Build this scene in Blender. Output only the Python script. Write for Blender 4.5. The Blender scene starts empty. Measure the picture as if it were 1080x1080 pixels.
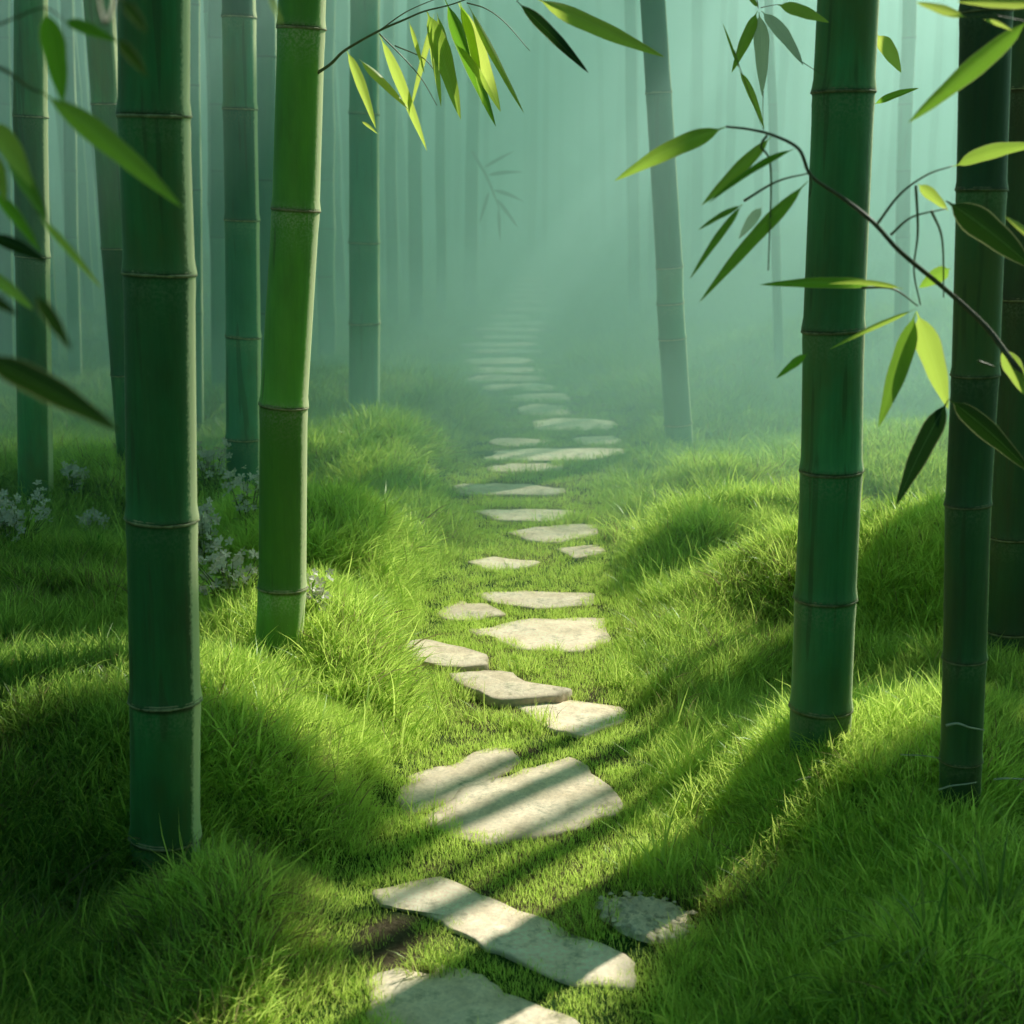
import bpy, math, random
import numpy as np
from mathutils import Vector, Matrix

R = math.radians
sc = bpy.context.scene
col = sc.collection
rnd = random.Random(11)
rng = np.random.default_rng(11)

# ------------------------------------------------------------------ camera
CAM_H = 1.35
PITCH = R(12.4)
F = 1500.0                                   # focal length in pixels of the 1080 frame
CP, SP = math.cos(PITCH), math.sin(PITCH)
SUN_AZ, SUN_EL = R(42.5), R(41)
SUN = Vector((math.sin(SUN_AZ) * math.cos(SUN_EL), math.cos(SUN_AZ) * math.cos(SUN_EL), math.sin(SUN_EL)))

cam_d = bpy.data.cameras.new('camera')
cam_d.sensor_width = 36
cam_d.lens = 50
cam_d.clip_start = 0.05
cam_d.clip_end = 1200
cam_d.dof.use_dof = True
cam_d.dof.focus_distance = 3.7
cam_d.dof.aperture_fstop = 5.6
cam = bpy.data.objects.new('camera', cam_d)
cam.location = (0, 0, CAM_H)
cam.rotation_euler = (math.pi / 2 - PITCH, 0, 0)
col.objects.link(cam)
sc.camera = cam


def ray(px, py):
    u, v = (px - 540) / F, (540 - py) / F
    return Vector((u, CP + v * SP, -SP + v * CP))


def at(px, py, Y):
    """point of the place seen in direction (px, py) at ground distance Y"""
    d = ray(px, py)
    t = Y / d.y
    return Vector((d.x * t, Y, CAM_H + d.z * t))


def flat(px, py, z=0.0):
    d = ray(px, py)
    t = (z - CAM_H) / d.z
    return Vector((d.x * t, d.y * t, z))


# ------------------------------------------------------------------ noise + ground height
def _h(ix, iy, s):
    n = np.sin(ix * 127.1 + iy * 311.7 + s * 74.7) * 43758.5453
    return n - np.floor(n)


def vnoise(x, y, s=0):
    x = np.asarray(x, float); y = np.asarray(y, float)
    ix, iy = np.floor(x), np.floor(y)
    fx, fy = x - ix, y - iy
    fx = fx * fx * (3 - 2 * fx); fy = fy * fy * (3 - 2 * fy)
    a, b = _h(ix, iy, s), _h(ix + 1, iy, s)
    c, d = _h(ix, iy + 1, s), _h(ix + 1, iy + 1, s)
    return (a * (1 - fx) + b * fx) * (1 - fy) + (c * (1 - fx) + d * fx) * fy


def fbm(x, y, s=0, o=3):
    t, a, f = 0, 0.5, 1.0
    for k in range(o):
        t = t + a * vnoise(x * f, y * f, s + k * 17)
        a *= 0.5; f *= 2.03
    return t / (1 - 0.5 ** o)


def sm(e0, e1, x):
    t = np.clip((x - e0) / (e1 - e0), 0, 1)
    return t * t * (3 - 2 * t)


# centre line of the path: pixel samples on flat ground
CL = [(480, 1200, .30), (505, 1060, .24), (530, 985, .26), (535, 900, .27), (530, 840, .27), (570, 770, .25), (540, 715, .27),
      (530, 675, .32), (555, 640, .27), (560, 600, .28), (590, 568, .30), (570, 540, .32), (540, 515, .34), (580, 480, .42),
      (600, 448, .42), (575, 420, .42), (540, 398, .45), (525, 365, .5), (545, 335, .55), (560, 305, .7)]
_cy = np.array([flat(a, b).y for a, b, w in CL]); _cx = np.array([flat(a, b).x for a, b, w in CL]); _cw = np.array([w for a, b, w in CL])


def path_dist(x, y):
    c = np.interp(y, _cy, _cx); w = np.interp(y, _cy, _cw)
    return np.abs(x - c) - w                 # metres outside of the path edge


MOUNDS = [  # x, y, rx, ry, h
    (.90, 5.30, .52, .38, .19), (1.28, 4.50, .60, .36, .26), (.90, 3.0, .34, .40, .17), (.78, 2.2, .35, .4, .07),
    (1.25, 9.0, .9, .8, .10), (.94, 6.4, .26, .26, .15), (1.9, 6.6, .6, .6, .12),
    (-.92, 3.08, .64, .38, .21), (-.50, 3.92, .42, .38, .20), (-.45, 2.38, .24, .22, .13), (-1.35, 4.3, .6, .5, .10),
    (-.74, 5.10, .36, .38, .18), (-1.7, 5.9, .7, .6, .16), (-.75, 6.9, .5, .6, .2), (-1.0, 8.8, .8, .9, .2), (-1.5, 2.2, .5, .6, .1),
    (1.5, 3.6, .5, .5, .05), (.55, 8.3, .3, .5, .1)]


def height(x, y):
    x = np.asarray(x, float); y = np.asarray(y, float)
    d = path_dist(x, y)
    m = sm(-.03, .24, d)
    z = 0.10 * sm(.3, 2.2, d) + 0.16 * sm(1.5, 7, d) * sm(5, 14, y)
    z = z + .42 * sm(.5, 3.2, d) * sm(8.5, 18, y)
    for mx, my, rx, ry, h in MOUNDS:
        q = ((x - mx) / rx) ** 2 + ((y - my) / ry) ** 2
        z = z + h * np.exp(-q ** 1.7 * 0.9)
    far = sm(6, 12, y) + sm(-1, -6, y)
    z = z + (fbm(x * .45 + 3, y * .45, 5) - .45) * .55 * far * sm(.2, 1.8, d)
    z = z + (fbm(x * 1.7, y * 1.7, 9) - .5) * .09 + (vnoise(x * 3.3, y * 3.3, 12) - .5) * .075 * sm(.15, .5, d)
    z = z * m + (fbm(x * 6, y * 6, 2) - .5) * .018 * (0.35 + m)
    # the ground climbs gently to a low crest far down the path
    z = z + 0.35 * sm(16, 30, y) + 1.2 * sm(30, 120, np.abs(y)) + .9 * sm(12, 60, np.abs(x))
    return z


def hz(x, y):
    return float(height(x, y))


def ground_hit(px, py):
    d = ray(px, py); t = 1.0
    for _ in range(6000):
        p = Vector((0, 0, CAM_H)) + d * t
        if p.z <= hz(p.x, p.y):
            return p
        t += 0.004 + t * 0.001
    return p


# ------------------------------------------------------------------ materials
def nt(name):
    m = bpy.data.materials.new(name); m.use_nodes = True
    m.node_tree.nodes.clear()
    return m, m.node_tree.nodes, m.node_tree.links


def N(ns, t, **kw):
    n = ns.new(t)
    for k, v in kw.items():
        if k in n.inputs.keys(): n.inputs[k].default_value = v
        else: setattr(n, k, v)
    return n


def ramp(ns, stops):
    r = ns.new('ShaderNodeValToRGB')
    e = r.color_ramp.elements
    e[0].position, e[0].color = stops[0][0], (*stops[0][1], 1)
    e[1].position, e[1].color = stops[-1][0], (*stops[-1][1], 1)
    for p, c in stops[1:-1]:
        x = e.new(p); x.color = (*c, 1)
    return r


def mixc(ns, ls, fac, a, b, mode='MIX'):
    m = ns.new('ShaderNodeMix'); m.data_type = 'RGBA'; m.blend_type = mode
    for sock, v in ((m.inputs[0], fac), (m.inputs[6], a), (m.inputs[7], b)):
        if isinstance(v, bpy.types.NodeSocket): ls.new(v, sock)
        elif isinstance(v, (int, float)): sock.default_value = v
        else: sock.default_value = (*v, 1)
    return m.outputs[2]


def mat_culm(name, base, dark, pale=(.30, .36, .22), powder=.5, streak=.45, sun_rim=(.36, .9)):
    m, ns, ls = nt(name)
    tc = N(ns, 'ShaderNodeTexCoord')
    mp = N(ns, 'ShaderNodeMapping'); mp.inputs['Scale'].default_value = (1, 1, .045)
    ls.new(tc.outputs['Object'], mp.inputs[0])
    fib = N(ns, 'ShaderNodeTexNoise', Scale=95.0, Detail=5.0, Roughness=.65); ls.new(mp.outputs[0], fib.inputs['Vector'])
    mp2 = N(ns, 'ShaderNodeMapping'); mp2.inputs['Scale'].default_value = (1, 1, .3)
    ls.new(tc.outputs['Object'], mp2.inputs[0])
    blot = N(ns, 'ShaderNodeTexNoise', Scale=7.0, Detail=5.0, Roughness=.6); ls.new(mp2.outputs[0], blot.inputs['Vector'])
    spk = N(ns, 'ShaderNodeTexNoise', Scale=160.0, Detail=3.0, Roughness=.7); ls.new(tc.outputs['Object'], spk.inputs['Vector'])
    fr = N(ns, 'ShaderNodeMapRange'); ls.new(fib.outputs[0], fr.inputs[0]); fr.inputs[1].default_value = .35; fr.inputs[2].default_value = .7
    br = N(ns, 'ShaderNodeMapRange'); ls.new(blot.outputs[0], br.inputs[0]); br.inputs[1].default_value = .38; br.inputs[2].default_value = .68
    c1 = mixc(ns, ls, br.outputs[0], base, dark)
    fm = N(ns, 'ShaderNodeMath', operation='MULTIPLY'); ls.new(fr.outputs[0], fm.inputs[0]); fm.inputs[1].default_value = streak
    c2 = mixc(ns, ls, fm.outputs[0], c1, tuple(x * .45 for x in base))
    # pale wax just below each node, brown scar at it
    at_ = N(ns, 'ShaderNodeAttribute', attribute_name='node_below')
    pw = N(ns, 'ShaderNodeMath', operation='MULTIPLY'); ls.new(at_.outputs['Fac'], pw.inputs[0])
    sp = N(ns, 'ShaderNodeMapRange'); ls.new(spk.outputs[0], sp.inputs[0]); sp.inputs[1].default_value = .42; sp.inputs[2].default_value = .62; sp.inputs[4].default_value = powder
    ls.new(sp.outputs[0], pw.inputs[1])
    c3 = mixc(ns, ls, pw.outputs[0], c2, pale)
    sc_ = N(ns, 'ShaderNodeAttribute', attribute_name='node_scar')
    iv = N(ns, 'ShaderNodeAttribute', attribute_name='internode').outputs['Fac']
    iv1 = N(ns, 'ShaderNodeMapRange'); ls.new(iv, iv1.inputs[0]); iv1.inputs[3].default_value = .5; iv1.inputs[4].default_value = 1.35
    c3 = mixc(ns, ls, 1.0, c3, iv1.outputs[0], 'MULTIPLY')
    wv = N(ns, 'ShaderNodeMath', operation='MULTIPLY'); ls.new(iv, wv.inputs[0]); ls.new(blot.outputs[0], wv.inputs[1])
    wr = N(ns, 'ShaderNodeMapRange'); ls.new(wv.outputs[0], wr.inputs[0]); wr.inputs[1].default_value = .38; wr.inputs[2].default_value = .6; wr.inputs[4].default_value = .45
    c3 = mixc(ns, ls, wr.outputs[0], c3, (.16, .20, .045))
    sr1 = N(ns, 'ShaderNodeTexNoise', Scale=22.0, Detail=2.0); mp3 = N(ns, 'ShaderNodeMapping'); mp3.inputs['Scale'].default_value = (1.6, 1.6, .10); mp3.inputs['Rotation'].default_value = (.12, .2, 0)
    ls.new(tc.outputs['Object'], mp3.inputs[0]); ls.new(mp3.outputs[0], sr1.inputs['Vector'])
    sr2 = N(ns, 'ShaderNodeMapRange'); ls.new(sr1.outputs[0], sr2.inputs[0]); sr2.inputs[1].default_value = .63; sr2.inputs[2].default_value = .67; sr2.inputs[4].default_value = .4
    c3 = mixc(ns, ls, sr2.outputs[0], c3, (.05, .055, .02))
    c4 = mixc(ns, ls, sc_.outputs['Fac'], c3, (.022, .016, .009))
    lich = N(ns, 'ShaderNodeTexNoise', Scale=38.0, Detail=6.0, Roughness=.75); ls.new(mp2.outputs[0], lich.inputs['Vector'])
    lr = N(ns, 'ShaderNodeMapRange'); ls.new(lich.outputs[0], lr.inputs[0]); lr.inputs[1].default_value = .66; lr.inputs[2].default_value = .74; lr.inputs[4].default_value = .22
    c5 = mixc(ns, ls, lr.outputs[0], c4, pale)
    # sunlit rim painted into the base colour on the side facing the sun
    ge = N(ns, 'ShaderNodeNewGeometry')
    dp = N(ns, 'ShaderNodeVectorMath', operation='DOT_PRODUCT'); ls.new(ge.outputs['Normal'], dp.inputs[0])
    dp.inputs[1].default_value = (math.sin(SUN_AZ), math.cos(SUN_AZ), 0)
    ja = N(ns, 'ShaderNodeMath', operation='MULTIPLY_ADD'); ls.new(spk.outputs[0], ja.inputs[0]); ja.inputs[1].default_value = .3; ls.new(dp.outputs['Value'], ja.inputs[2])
    bm = N(ns, 'ShaderNodeMapRange'); ls.new(ja.outputs[0], bm.inputs[0]); bm.inputs[1].default_value = sun_rim[0]; bm.inputs[2].default_value = sun_rim[0] + .14; bm.inputs[4].default_value = sun_rim[1]
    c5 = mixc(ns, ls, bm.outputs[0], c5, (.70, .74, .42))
    b = N(ns, 'ShaderNodeBsdfPrincipled')
    ls.new(c5, b.inputs['Base Color'])
    rr = N(ns, 'ShaderNodeMapRange'); ls.new(blot.outputs[0], rr.inputs[0]); rr.inputs[3].default_value = .42; rr.inputs[4].default_value = .6
    ls.new(rr.outputs[0], b.inputs['Roughness'])
    b.inputs['Specular IOR Level'].default_value = .45
    b.inputs['Sheen Weight'].default_value = .35; b.inputs['Sheen Roughness'].default_value = .25; b.inputs['Sheen Tint'].default_value = (.95, 1.0, .72, 1)
    bp = N(ns, 'ShaderNodeBump', Strength=.25, Distance=.002); ls.new(fib.outputs[0], bp.inputs['Height'])
    bp2 = N(ns, 'ShaderNodeBump', Strength=.25, Distance=.004); ls.new(lich.outputs[0], bp2.inputs['Height']); ls.new(bp.outputs[0], bp2.inputs['Normal'])
    ls.new(bp2.outputs[0], b.inputs['Normal'])
    o = N(ns, 'ShaderNodeOutputMaterial'); ls.new(b.outputs[0], o.inputs[0])
    return m


def mat_leafy(name, stops_from, tint_attr=None, a=(.04, .10, .02), b2=(.10, .17, .03), ta=(.10, .28, .02), tb=(.35, .46, .06), trans=.45, spec=.35, rough=.45, veins=False, instancer=False):
    """a leaf or blade: reflecting and transmitting light, colour varied by attribute"""
    m, ns, ls = nt(name)
    if instancer:
        at_ = N(ns, 'ShaderNodeAttribute', attribute_name='tint', attribute_type='INSTANCER')
        fac = at_.outputs['Fac']
        dr = N(ns, 'ShaderNodeAttribute', attribute_name='dry', attribute_type='INSTANCER').outputs['Fac']
    else:
        at_ = N(ns, 'ShaderNodeAttribute', attribute_name='tint'); fac = at_.outputs['Fac']; dr = None
    if instancer:
        bv = N(ns, 'ShaderNodeAttribute', attribute_name='blade').outputs['Fac']
        ma = N(ns, 'ShaderNodeMath', operation='MULTIPLY_ADD'); ls.new(bv, ma.inputs[0]); ma.inputs[1].default_value = .5; ma.inputs[2].default_value = -.25
        mb_ = N(ns, 'ShaderNodeMath', operation='ADD'); mb_.use_clamp = True; ls.new(ma.outputs[0], mb_.inputs[0]); ls.new(fac, mb_.inputs[1]); fac = mb_.outputs[0]
    ht = N(ns, 'ShaderNodeAttribute', attribute_name='along').outputs['Fac']
    ca = mixc(ns, ls, fac, a, b2)
    ct = mixc(ns, ls, fac, ta, tb)
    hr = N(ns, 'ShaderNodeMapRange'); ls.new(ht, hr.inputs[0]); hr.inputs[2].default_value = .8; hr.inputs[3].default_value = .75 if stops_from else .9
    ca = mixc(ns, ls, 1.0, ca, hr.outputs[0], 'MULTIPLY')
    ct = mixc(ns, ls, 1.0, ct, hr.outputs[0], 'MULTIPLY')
    if dr is not None:
        bl = N(ns, 'ShaderNodeAttribute', attribute_name='blade').outputs['Fac']
        gt = N(ns, 'ShaderNodeMath', operation='LESS_THAN'); ls.new(bl, gt.inputs[0]); ls.new(dr, gt.inputs[1])
        ca = mixc(ns, ls, gt.outputs[0], ca, (.24, .21, .10)); ct = mixc(ns, ls, gt.outputs[0], ct, (.34, .30, .13))
    if veins:
        uv = N(ns, 'ShaderNodeTexCoord')
        sep = N(ns, 'ShaderNodeSeparateXYZ'); ls.new(uv.outputs['UV'], sep.inputs[0])
        w = N(ns, 'ShaderNodeMath', operation='MULTIPLY'); ls.new(sep.outputs[0], w.inputs[0]); w.inputs[1].default_value = 70
        s = N(ns, 'ShaderNodeMath', operation='SINE'); ls.new(w.outputs[0], s.inputs[0])
        v = N(ns, 'ShaderNodeMapRange'); ls.new(s.outputs[0], v.inputs[0]); v.inputs[1].default_value = -1; v.inputs[3].default_value = .8
        ca = mixc(ns, ls, 1.0, ca, v.outputs[0], 'MULTIPLY'); ct = mixc(ns, ls, 1.0, ct, v.outputs[0], 'MULTIPLY')
        d = N(ns, 'ShaderNodeMath', operation='SUBTRACT'); ls.new(sep.outputs[0], d.inputs[0]); d.inputs[1].default_value = .5
        ab = N(ns, 'ShaderNodeMath', operation='ABSOLUTE'); ls.new(d.outputs[0], ab.inputs[0])
        rb = N(ns, 'ShaderNodeMapRange'); ls.new(ab.outputs[0], rb.inputs[0]); rb.inputs[1].default_value = .0; rb.inputs[2].default_value = .045; rb.inputs[3].default_value = .6; rb.inputs[4].default_value = 0
        ca = mixc(ns, ls, rb.outputs[0], ca, (.30, .38, .16))
        eg = N(ns, 'ShaderNodeMapRange'); ls.new(ab.outputs[0], eg.inputs[0]); eg.inputs[1].default_value = .44; eg.inputs[2].default_value = .5; eg.inputs[4].default_value = .7
        ca = mixc(ns, ls, eg.outputs[0], ca, (.36, .40, .2)); ct = mixc(ns, ls, eg.outputs[0], ct, (.5, .52, .25))
    p = N(ns, 'ShaderNodeBsdfPrincipled', Roughness=rough); ls.new(ca, p.inputs['Base Color']); p.inputs['Specular IOR Level'].default_value = spec
    t = N(ns, 'ShaderNodeBsdfTranslucent'); ls.new(ct, t.inputs[0])
    mx = N(ns, 'ShaderNodeMixShader'); mx.inputs[0].default_value = trans
    ls.new(p.outputs[0], mx.inputs[1]); ls.new(t.outputs[0], mx.inputs[2])
    o = N(ns, 'ShaderNodeOutputMaterial'); ls.new(mx.outputs[0], o.inputs[0])
    return m


def mat_simple(name, c1, c2, scale=20, rough=.8, bump=.3, dist=.003):
    m, ns, ls = nt(name)
    tc = N(ns, 'ShaderNodeTexCoord')
    n1 = N(ns, 'ShaderNodeTexNoise', Scale=float(scale), Detail=8.0, Roughness=.65); ls.new(tc.outputs['Object'], n1.inputs['Vector'])
    r = ramp(ns, [(.3, c1), (.7, c2)]); ls.new(n1.outputs[0], r.inputs[0])
    b = N(ns, 'ShaderNodeBsdfPrincipled', Roughness=rough); ls.new(r.outputs[0], b.inputs['Base Color'])
    bp = N(ns, 'ShaderNodeBump', Strength=bump, Distance=dist); ls.new(n1.outputs[0], bp.inputs['Height']); ls.new(bp.outputs[0], b.inputs['Normal'])
    o = N(ns, 'ShaderNodeOutputMaterial'); ls.new(b.outputs[0], o.inputs[0])
    return m


def mat_stone(name, tone=1.0, gravel=False):
    m, ns, ls = nt(name)
    tc = N(ns, 'ShaderNodeTexCoord'); P = tc.outputs['Object']
    n1 = N(ns, 'ShaderNodeTexNoise', Scale=7.0, Detail=9.0, Roughness=.62); ls.new(P, n1.inputs['Vector'])
    n2 = N(ns, 'ShaderNodeTexNoise', Scale=90.0, Detail=6.0, Roughness=.7); ls.new(P, n2.inputs['Vector'])
    vo = N(ns, 'ShaderNodeTexVoronoi', Scale=55.0 if gravel else 26.0); ls.new(P, vo.inputs['Vector'])
    a, b_, c = [tuple(x * tone for x in k) for k in ((.62, .48, .32), (.96, .79, .58), (.98, .86, .67))]
    r = ramp(ns, [(.28, a), (.5, b_), (.75, c)]); ls.new(n1.outputs[0], r.inputs[0])
    g = N(ns, 'ShaderNodeMapRange'); ls.new(n2.outputs[0], g.inputs[0]); g.inputs[1].default_value = .3; g.inputs[2].default_value = .75; g.inputs[3].default_value = .7; g.inputs[4].default_value = 1.1
    c1 = mixc(ns, ls, 1.0, r.outputs[0], g.outputs[0], 'MULTIPLY')
    # pits and lichen
    pt = N(ns, 'ShaderNodeMapRange'); ls.new(vo.outputs['Distance'], pt.inputs[0]); pt.inputs[1].default_value = .05; pt.inputs[2].default_value = .22; pt.inputs[3].default_value = .8 if gravel else .35; pt.inputs[4].default_value = 0
    n3 = N(ns, 'ShaderNodeTexNoise', Scale=14.0, Detail=3.0); ls.new(P, n3.inputs['Vector'])
    p2 = N(ns, 'ShaderNodeMapRange'); ls.new(n3.outputs[0], p2.inputs[0]); p2.inputs[1].default_value = .5; p2.inputs[2].default_value = .62
    pm = N(ns, 'ShaderNodeMath', operation='MULTIPLY'); ls.new(pt.outputs[0], pm.inputs[0]); ls.new(p2.outputs[0], pm.inputs[1])
    c2 = mixc(ns, ls, pm.outputs[0], c1, (.07, .055, .035))
    n4 = N(ns, 'ShaderNodeTexNoise', Scale=9.0, Detail=8.0, Roughness=.75); ls.new(P, n4.inputs['Vector'])
    l2 = N(ns, 'ShaderNodeMapRange'); ls.new(n4.outputs[0], l2.inputs[0]); l2.inputs[1].default_value = .54; l2.inputs[2].default_value = .66; l2.inputs[4].default_value = .6
    c3 = mixc(ns, ls, l2.outputs[0], c2, (.16, .17, .07))
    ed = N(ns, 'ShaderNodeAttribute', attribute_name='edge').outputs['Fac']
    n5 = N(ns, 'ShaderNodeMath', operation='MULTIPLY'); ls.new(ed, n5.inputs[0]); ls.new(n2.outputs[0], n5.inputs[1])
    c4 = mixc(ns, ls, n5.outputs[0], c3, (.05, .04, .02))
    b = N(ns, 'ShaderNodeBsdfPrincipled', Roughness=.88); ls.new(c4, b.inputs['Base Color']); b.inputs['Specular IOR Level'].default_value = .25
    bp = N(ns, 'ShaderNodeBump', Strength=.6, Distance=.012); ls.new(n1.outputs[0], bp.inputs['Height'])
    bq = N(ns, 'ShaderNodeBump', Strength=.5, Distance=.004); ls.new(n2.outputs[0], bq.inputs['Height']); ls.new(bp.outputs[0], bq.inputs['Normal'])
    ls.new(bq.outputs[0], b.inputs['Normal'])
    o = N(ns, 'ShaderNodeOutputMaterial'); ls.new(b.outputs[0], o.inputs[0])
    return m


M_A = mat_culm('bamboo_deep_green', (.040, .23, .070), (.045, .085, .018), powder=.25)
M_B = mat_culm('bamboo_fresh_green', (.17, .42, .05), (.10, .28, .035), pale=(.42, .46, .26), powder=.85, streak=.25, sun_rim=(.27, .95))
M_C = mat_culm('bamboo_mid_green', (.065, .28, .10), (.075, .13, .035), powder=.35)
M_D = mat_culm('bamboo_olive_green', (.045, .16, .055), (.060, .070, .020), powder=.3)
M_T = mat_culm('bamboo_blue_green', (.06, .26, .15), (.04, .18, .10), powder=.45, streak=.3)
M_RING = mat_simple('node_ridge', (.12, .13, .06), (.48, .46, .28), 60, .6)
M_RINGD = mat_simple('node_ridge_dark', (.07, .08, .035), (.30, .29, .16), 60, .6)
M_RINGP = mat_simple('node_ridge_pale', (.16, .15, .08), (.42, .38, .24), 60, .7)
M_TWIG = mat_simple('twig_bark', (.07, .10, .03), (.16, .17, .07), 60, .5)
M_TWIGD = mat_simple('branch_bark', (.06, .05, .03), (.15, .13, .07), 60, .55)
M_DRY = mat_simple('dry_twig', (.35, .33, .26), (.6, .58, .5), 60, .7)
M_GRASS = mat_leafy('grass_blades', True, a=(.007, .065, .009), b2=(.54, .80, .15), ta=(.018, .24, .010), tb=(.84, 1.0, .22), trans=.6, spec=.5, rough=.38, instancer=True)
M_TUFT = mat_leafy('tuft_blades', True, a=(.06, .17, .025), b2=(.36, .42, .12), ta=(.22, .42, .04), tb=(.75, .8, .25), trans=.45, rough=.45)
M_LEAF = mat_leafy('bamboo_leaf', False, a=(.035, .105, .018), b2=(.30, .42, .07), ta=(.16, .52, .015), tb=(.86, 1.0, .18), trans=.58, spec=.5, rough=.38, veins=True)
M_LEAFD = mat_leafy('shaded_leaf', False, a=(.012, .045, .010), b2=(.03, .07, .015), ta=(.02, .06, .008), tb=(.03, .09, .01), trans=.35, spec=.3, rough=.5, veins=True)  # dark copy of the bamboo leaf with shade painted into its colours
M_LEAFP = mat_leafy('overlit_leaf', False, a=(.7, .78, .5), b2=(.82, .86, .62), ta=(.95, 1, .75), tb=(1, 1, .85), trans=.72, spec=.5, rough=.35, veins=True)  # near-white copy of the bamboo leaf, strong sunlight painted into its colours
M_BLOCKER = mat_leafy('sun_blocker_leaf', False, a=(.03, .08, .02), b2=(.06, .12, .03), ta=(.05, .14, .02), tb=(.08, .18, .02), trans=.3)
M_PETAL = mat_leafy('pale_petal', False, a=(.55, .50, .44), b2=(.72, .68, .60), ta=(.6, .58, .48), tb=(.7, .68, .56), trans=.3)
M_STONE = [mat_stone('sandstone_slab', 1.12), mat_stone('pale_slab', 1.28), mat_stone('worn_slab', 1.0)]
M_GRAVEL = mat_stone('gravel_stone', 1.0, True)


def mat_ground():
    m, ns, ls = nt('mossy_ground')
    tc = N(ns, 'ShaderNodeTexCoord'); P = tc.outputs['Object']
    n1 = N(ns, 'ShaderNodeTexNoise', Scale=3.0, Detail=8.0, Roughness=.6); ls.new(P, n1.inputs['Vector'])
    n2 = N(ns, 'ShaderNodeTexNoise', Scale=70.0, Detail=7.0, Roughness=.7); ls.new(P, n2.inputs['Vector'])
    moss = ramp(ns, [(.3, (.018, .045, .010)), (.5, (.035, .085, .015)), (.7, (.07, .12, .022))]); ls.new(n1.outputs[0], moss.inputs[0])
    soil = ramp(ns, [(.3, (.05, .035, .018)), (.7, (.20, .16, .09))]); ls.new(n2.outputs[0], soil.inputs[0])
    so = N(ns, 'ShaderNodeAttribute', attribute_name='soil').outputs['Fac']
    ad = N(ns, 'ShaderNodeMath', operation='ADD'); ls.new(so, ad.inputs[0]); ls.new(n1.outputs[0], ad.inputs[1])
    mr = N(ns, 'ShaderNodeMapRange'); ls.new(ad.outputs[0], mr.inputs[0]); mr.inputs[1].default_value = .8; mr.inputs[2].default_value = 1.3
    c = mixc(ns, ls, mr.outputs[0], moss.outputs[0], soil.outputs[0])
    b = N(ns, 'ShaderNodeBsdfPrincipled', Roughness=.95); ls.new(c, b.inputs['Base Color']); b.inputs['Specular IOR Level'].default_value = .15
    bp = N(ns, 'ShaderNodeBump', Strength=.8, Distance=.02); ls.new(n2.outputs[0], bp.inputs['Height']); ls.new(bp.outputs[0], b.inputs['Normal'])
    o = N(ns, 'ShaderNodeOutputMaterial'); ls.new(b.outputs[0], o.inputs[0])
    return m


# ------------------------------------------------------------------ mesh helpers
def mesh(name, V, Fc, m, smooth=True, attrs=None, uv=None):
    me = bpy.data.meshes.new(name)
    V = np.asarray(V, np.float32)
    me.from_pydata(V.tolist() if len(V) < 200000 else V.tolist(), [], Fc if isinstance(Fc, list) else Fc.tolist())
    if smooth: me.polygons.foreach_set('use_smooth', np.ones(len(me.polygons), bool))
    for k, v in (attrs or {}).items():
        a = me.attributes.new(k, 'FLOAT', 'POINT'); a.data.foreach_set('value', np.asarray(v, np.float32))
    if uv is not None:
        ul = me.uv_layers.new(name='UVMap')
        idx = np.zeros(len(me.loops), np.int32); me.loops.foreach_get('vertex_index', idx)
        ul.data.foreach_set('uv', np.asarray(uv, np.float32)[idx].ravel())
    me.materials.append(m)
    me.update()
    return me


def link(name, me, parent=None, label=None, cat=None, group=None, kind=None):
    o = bpy.data.objects.new(name, me); col.objects.link(o)
    if parent: o.parent = parent
    tag(o, label, cat, group, kind)
    return o


def tag(o, label=None, cat=None, group=None, kind=None):
    if label: o['label'] = label
    if cat: o['category'] = cat
    if group: o['group'] = group
    if kind: o['kind'] = kind


def empty(name, loc, label, cat, group=None):
    o = bpy.data.objects.new(name, None); col.objects.link(o); o.location = loc
    o.empty_display_size = .1
    tag(o, label, cat, group)
    return o


class MB:
    def __init__(s): s.V = []; s.F = []; s.A = {}; s.U = []
    def add(s, V, Fc, uv=None, **at_):
        b = len(s.V); n = len(V)
        s.V.extend([tuple(v) for v in V]); s.F.extend([tuple(i + b for i in f) for f in Fc])
        s.U.extend(uv if uv is not None else [(0, 0)] * n)
        for k, v in at_.items():
            s.A.setdefault(k, [0.0] * b)
        for k in s.A:
            v = at_.get(k, 0.0)
            s.A[k].extend(list(v) if hasattr(v, '__len__') else [v] * n)
    def build(s, name, m, parent=None, loc=None, **kw):
        V = np.array(s.V, np.float32)
        if loc is not None: V = V - np.array(loc, np.float32)
        return link(name, mesh(name, V, s.F, m, attrs=s.A, uv=s.U), parent, **kw)


def tube(mb, pts, radii, seg=8):
    pts = [Vector(p) for p in pts]
    V, Fc = [], []
    up = Vector((0.3, 0.2, 1)).normalized()
    for i, p in enumerate(pts):
        d = (pts[min(i + 1, len(pts) - 1)] - pts[max(i - 1, 0)]).normalized()
        a = d.cross(up)
        if a.length < 1e-3: a = d.cross(Vector((1, 0, 0)))
        a.normalize(); b = d.cross(a)
        for k in range(seg):
            t = 2 * math.pi * k / seg
            V.append(p + (a * math.cos(t) + b * math.sin(t)) * radii[i])
    for i in range(len(pts) - 1):
        for k in range(seg):
            k2 = (k + 1) % seg
            Fc.append((i * seg + k, i * seg + k2, (i + 1) * seg + k2, (i + 1) * seg + k))
    Fc.append(tuple(range(seg))[::-1]); Fc.append(tuple((len(pts) - 1) * seg + k for k in range(seg)))
    mb.add(V, Fc)


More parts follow.
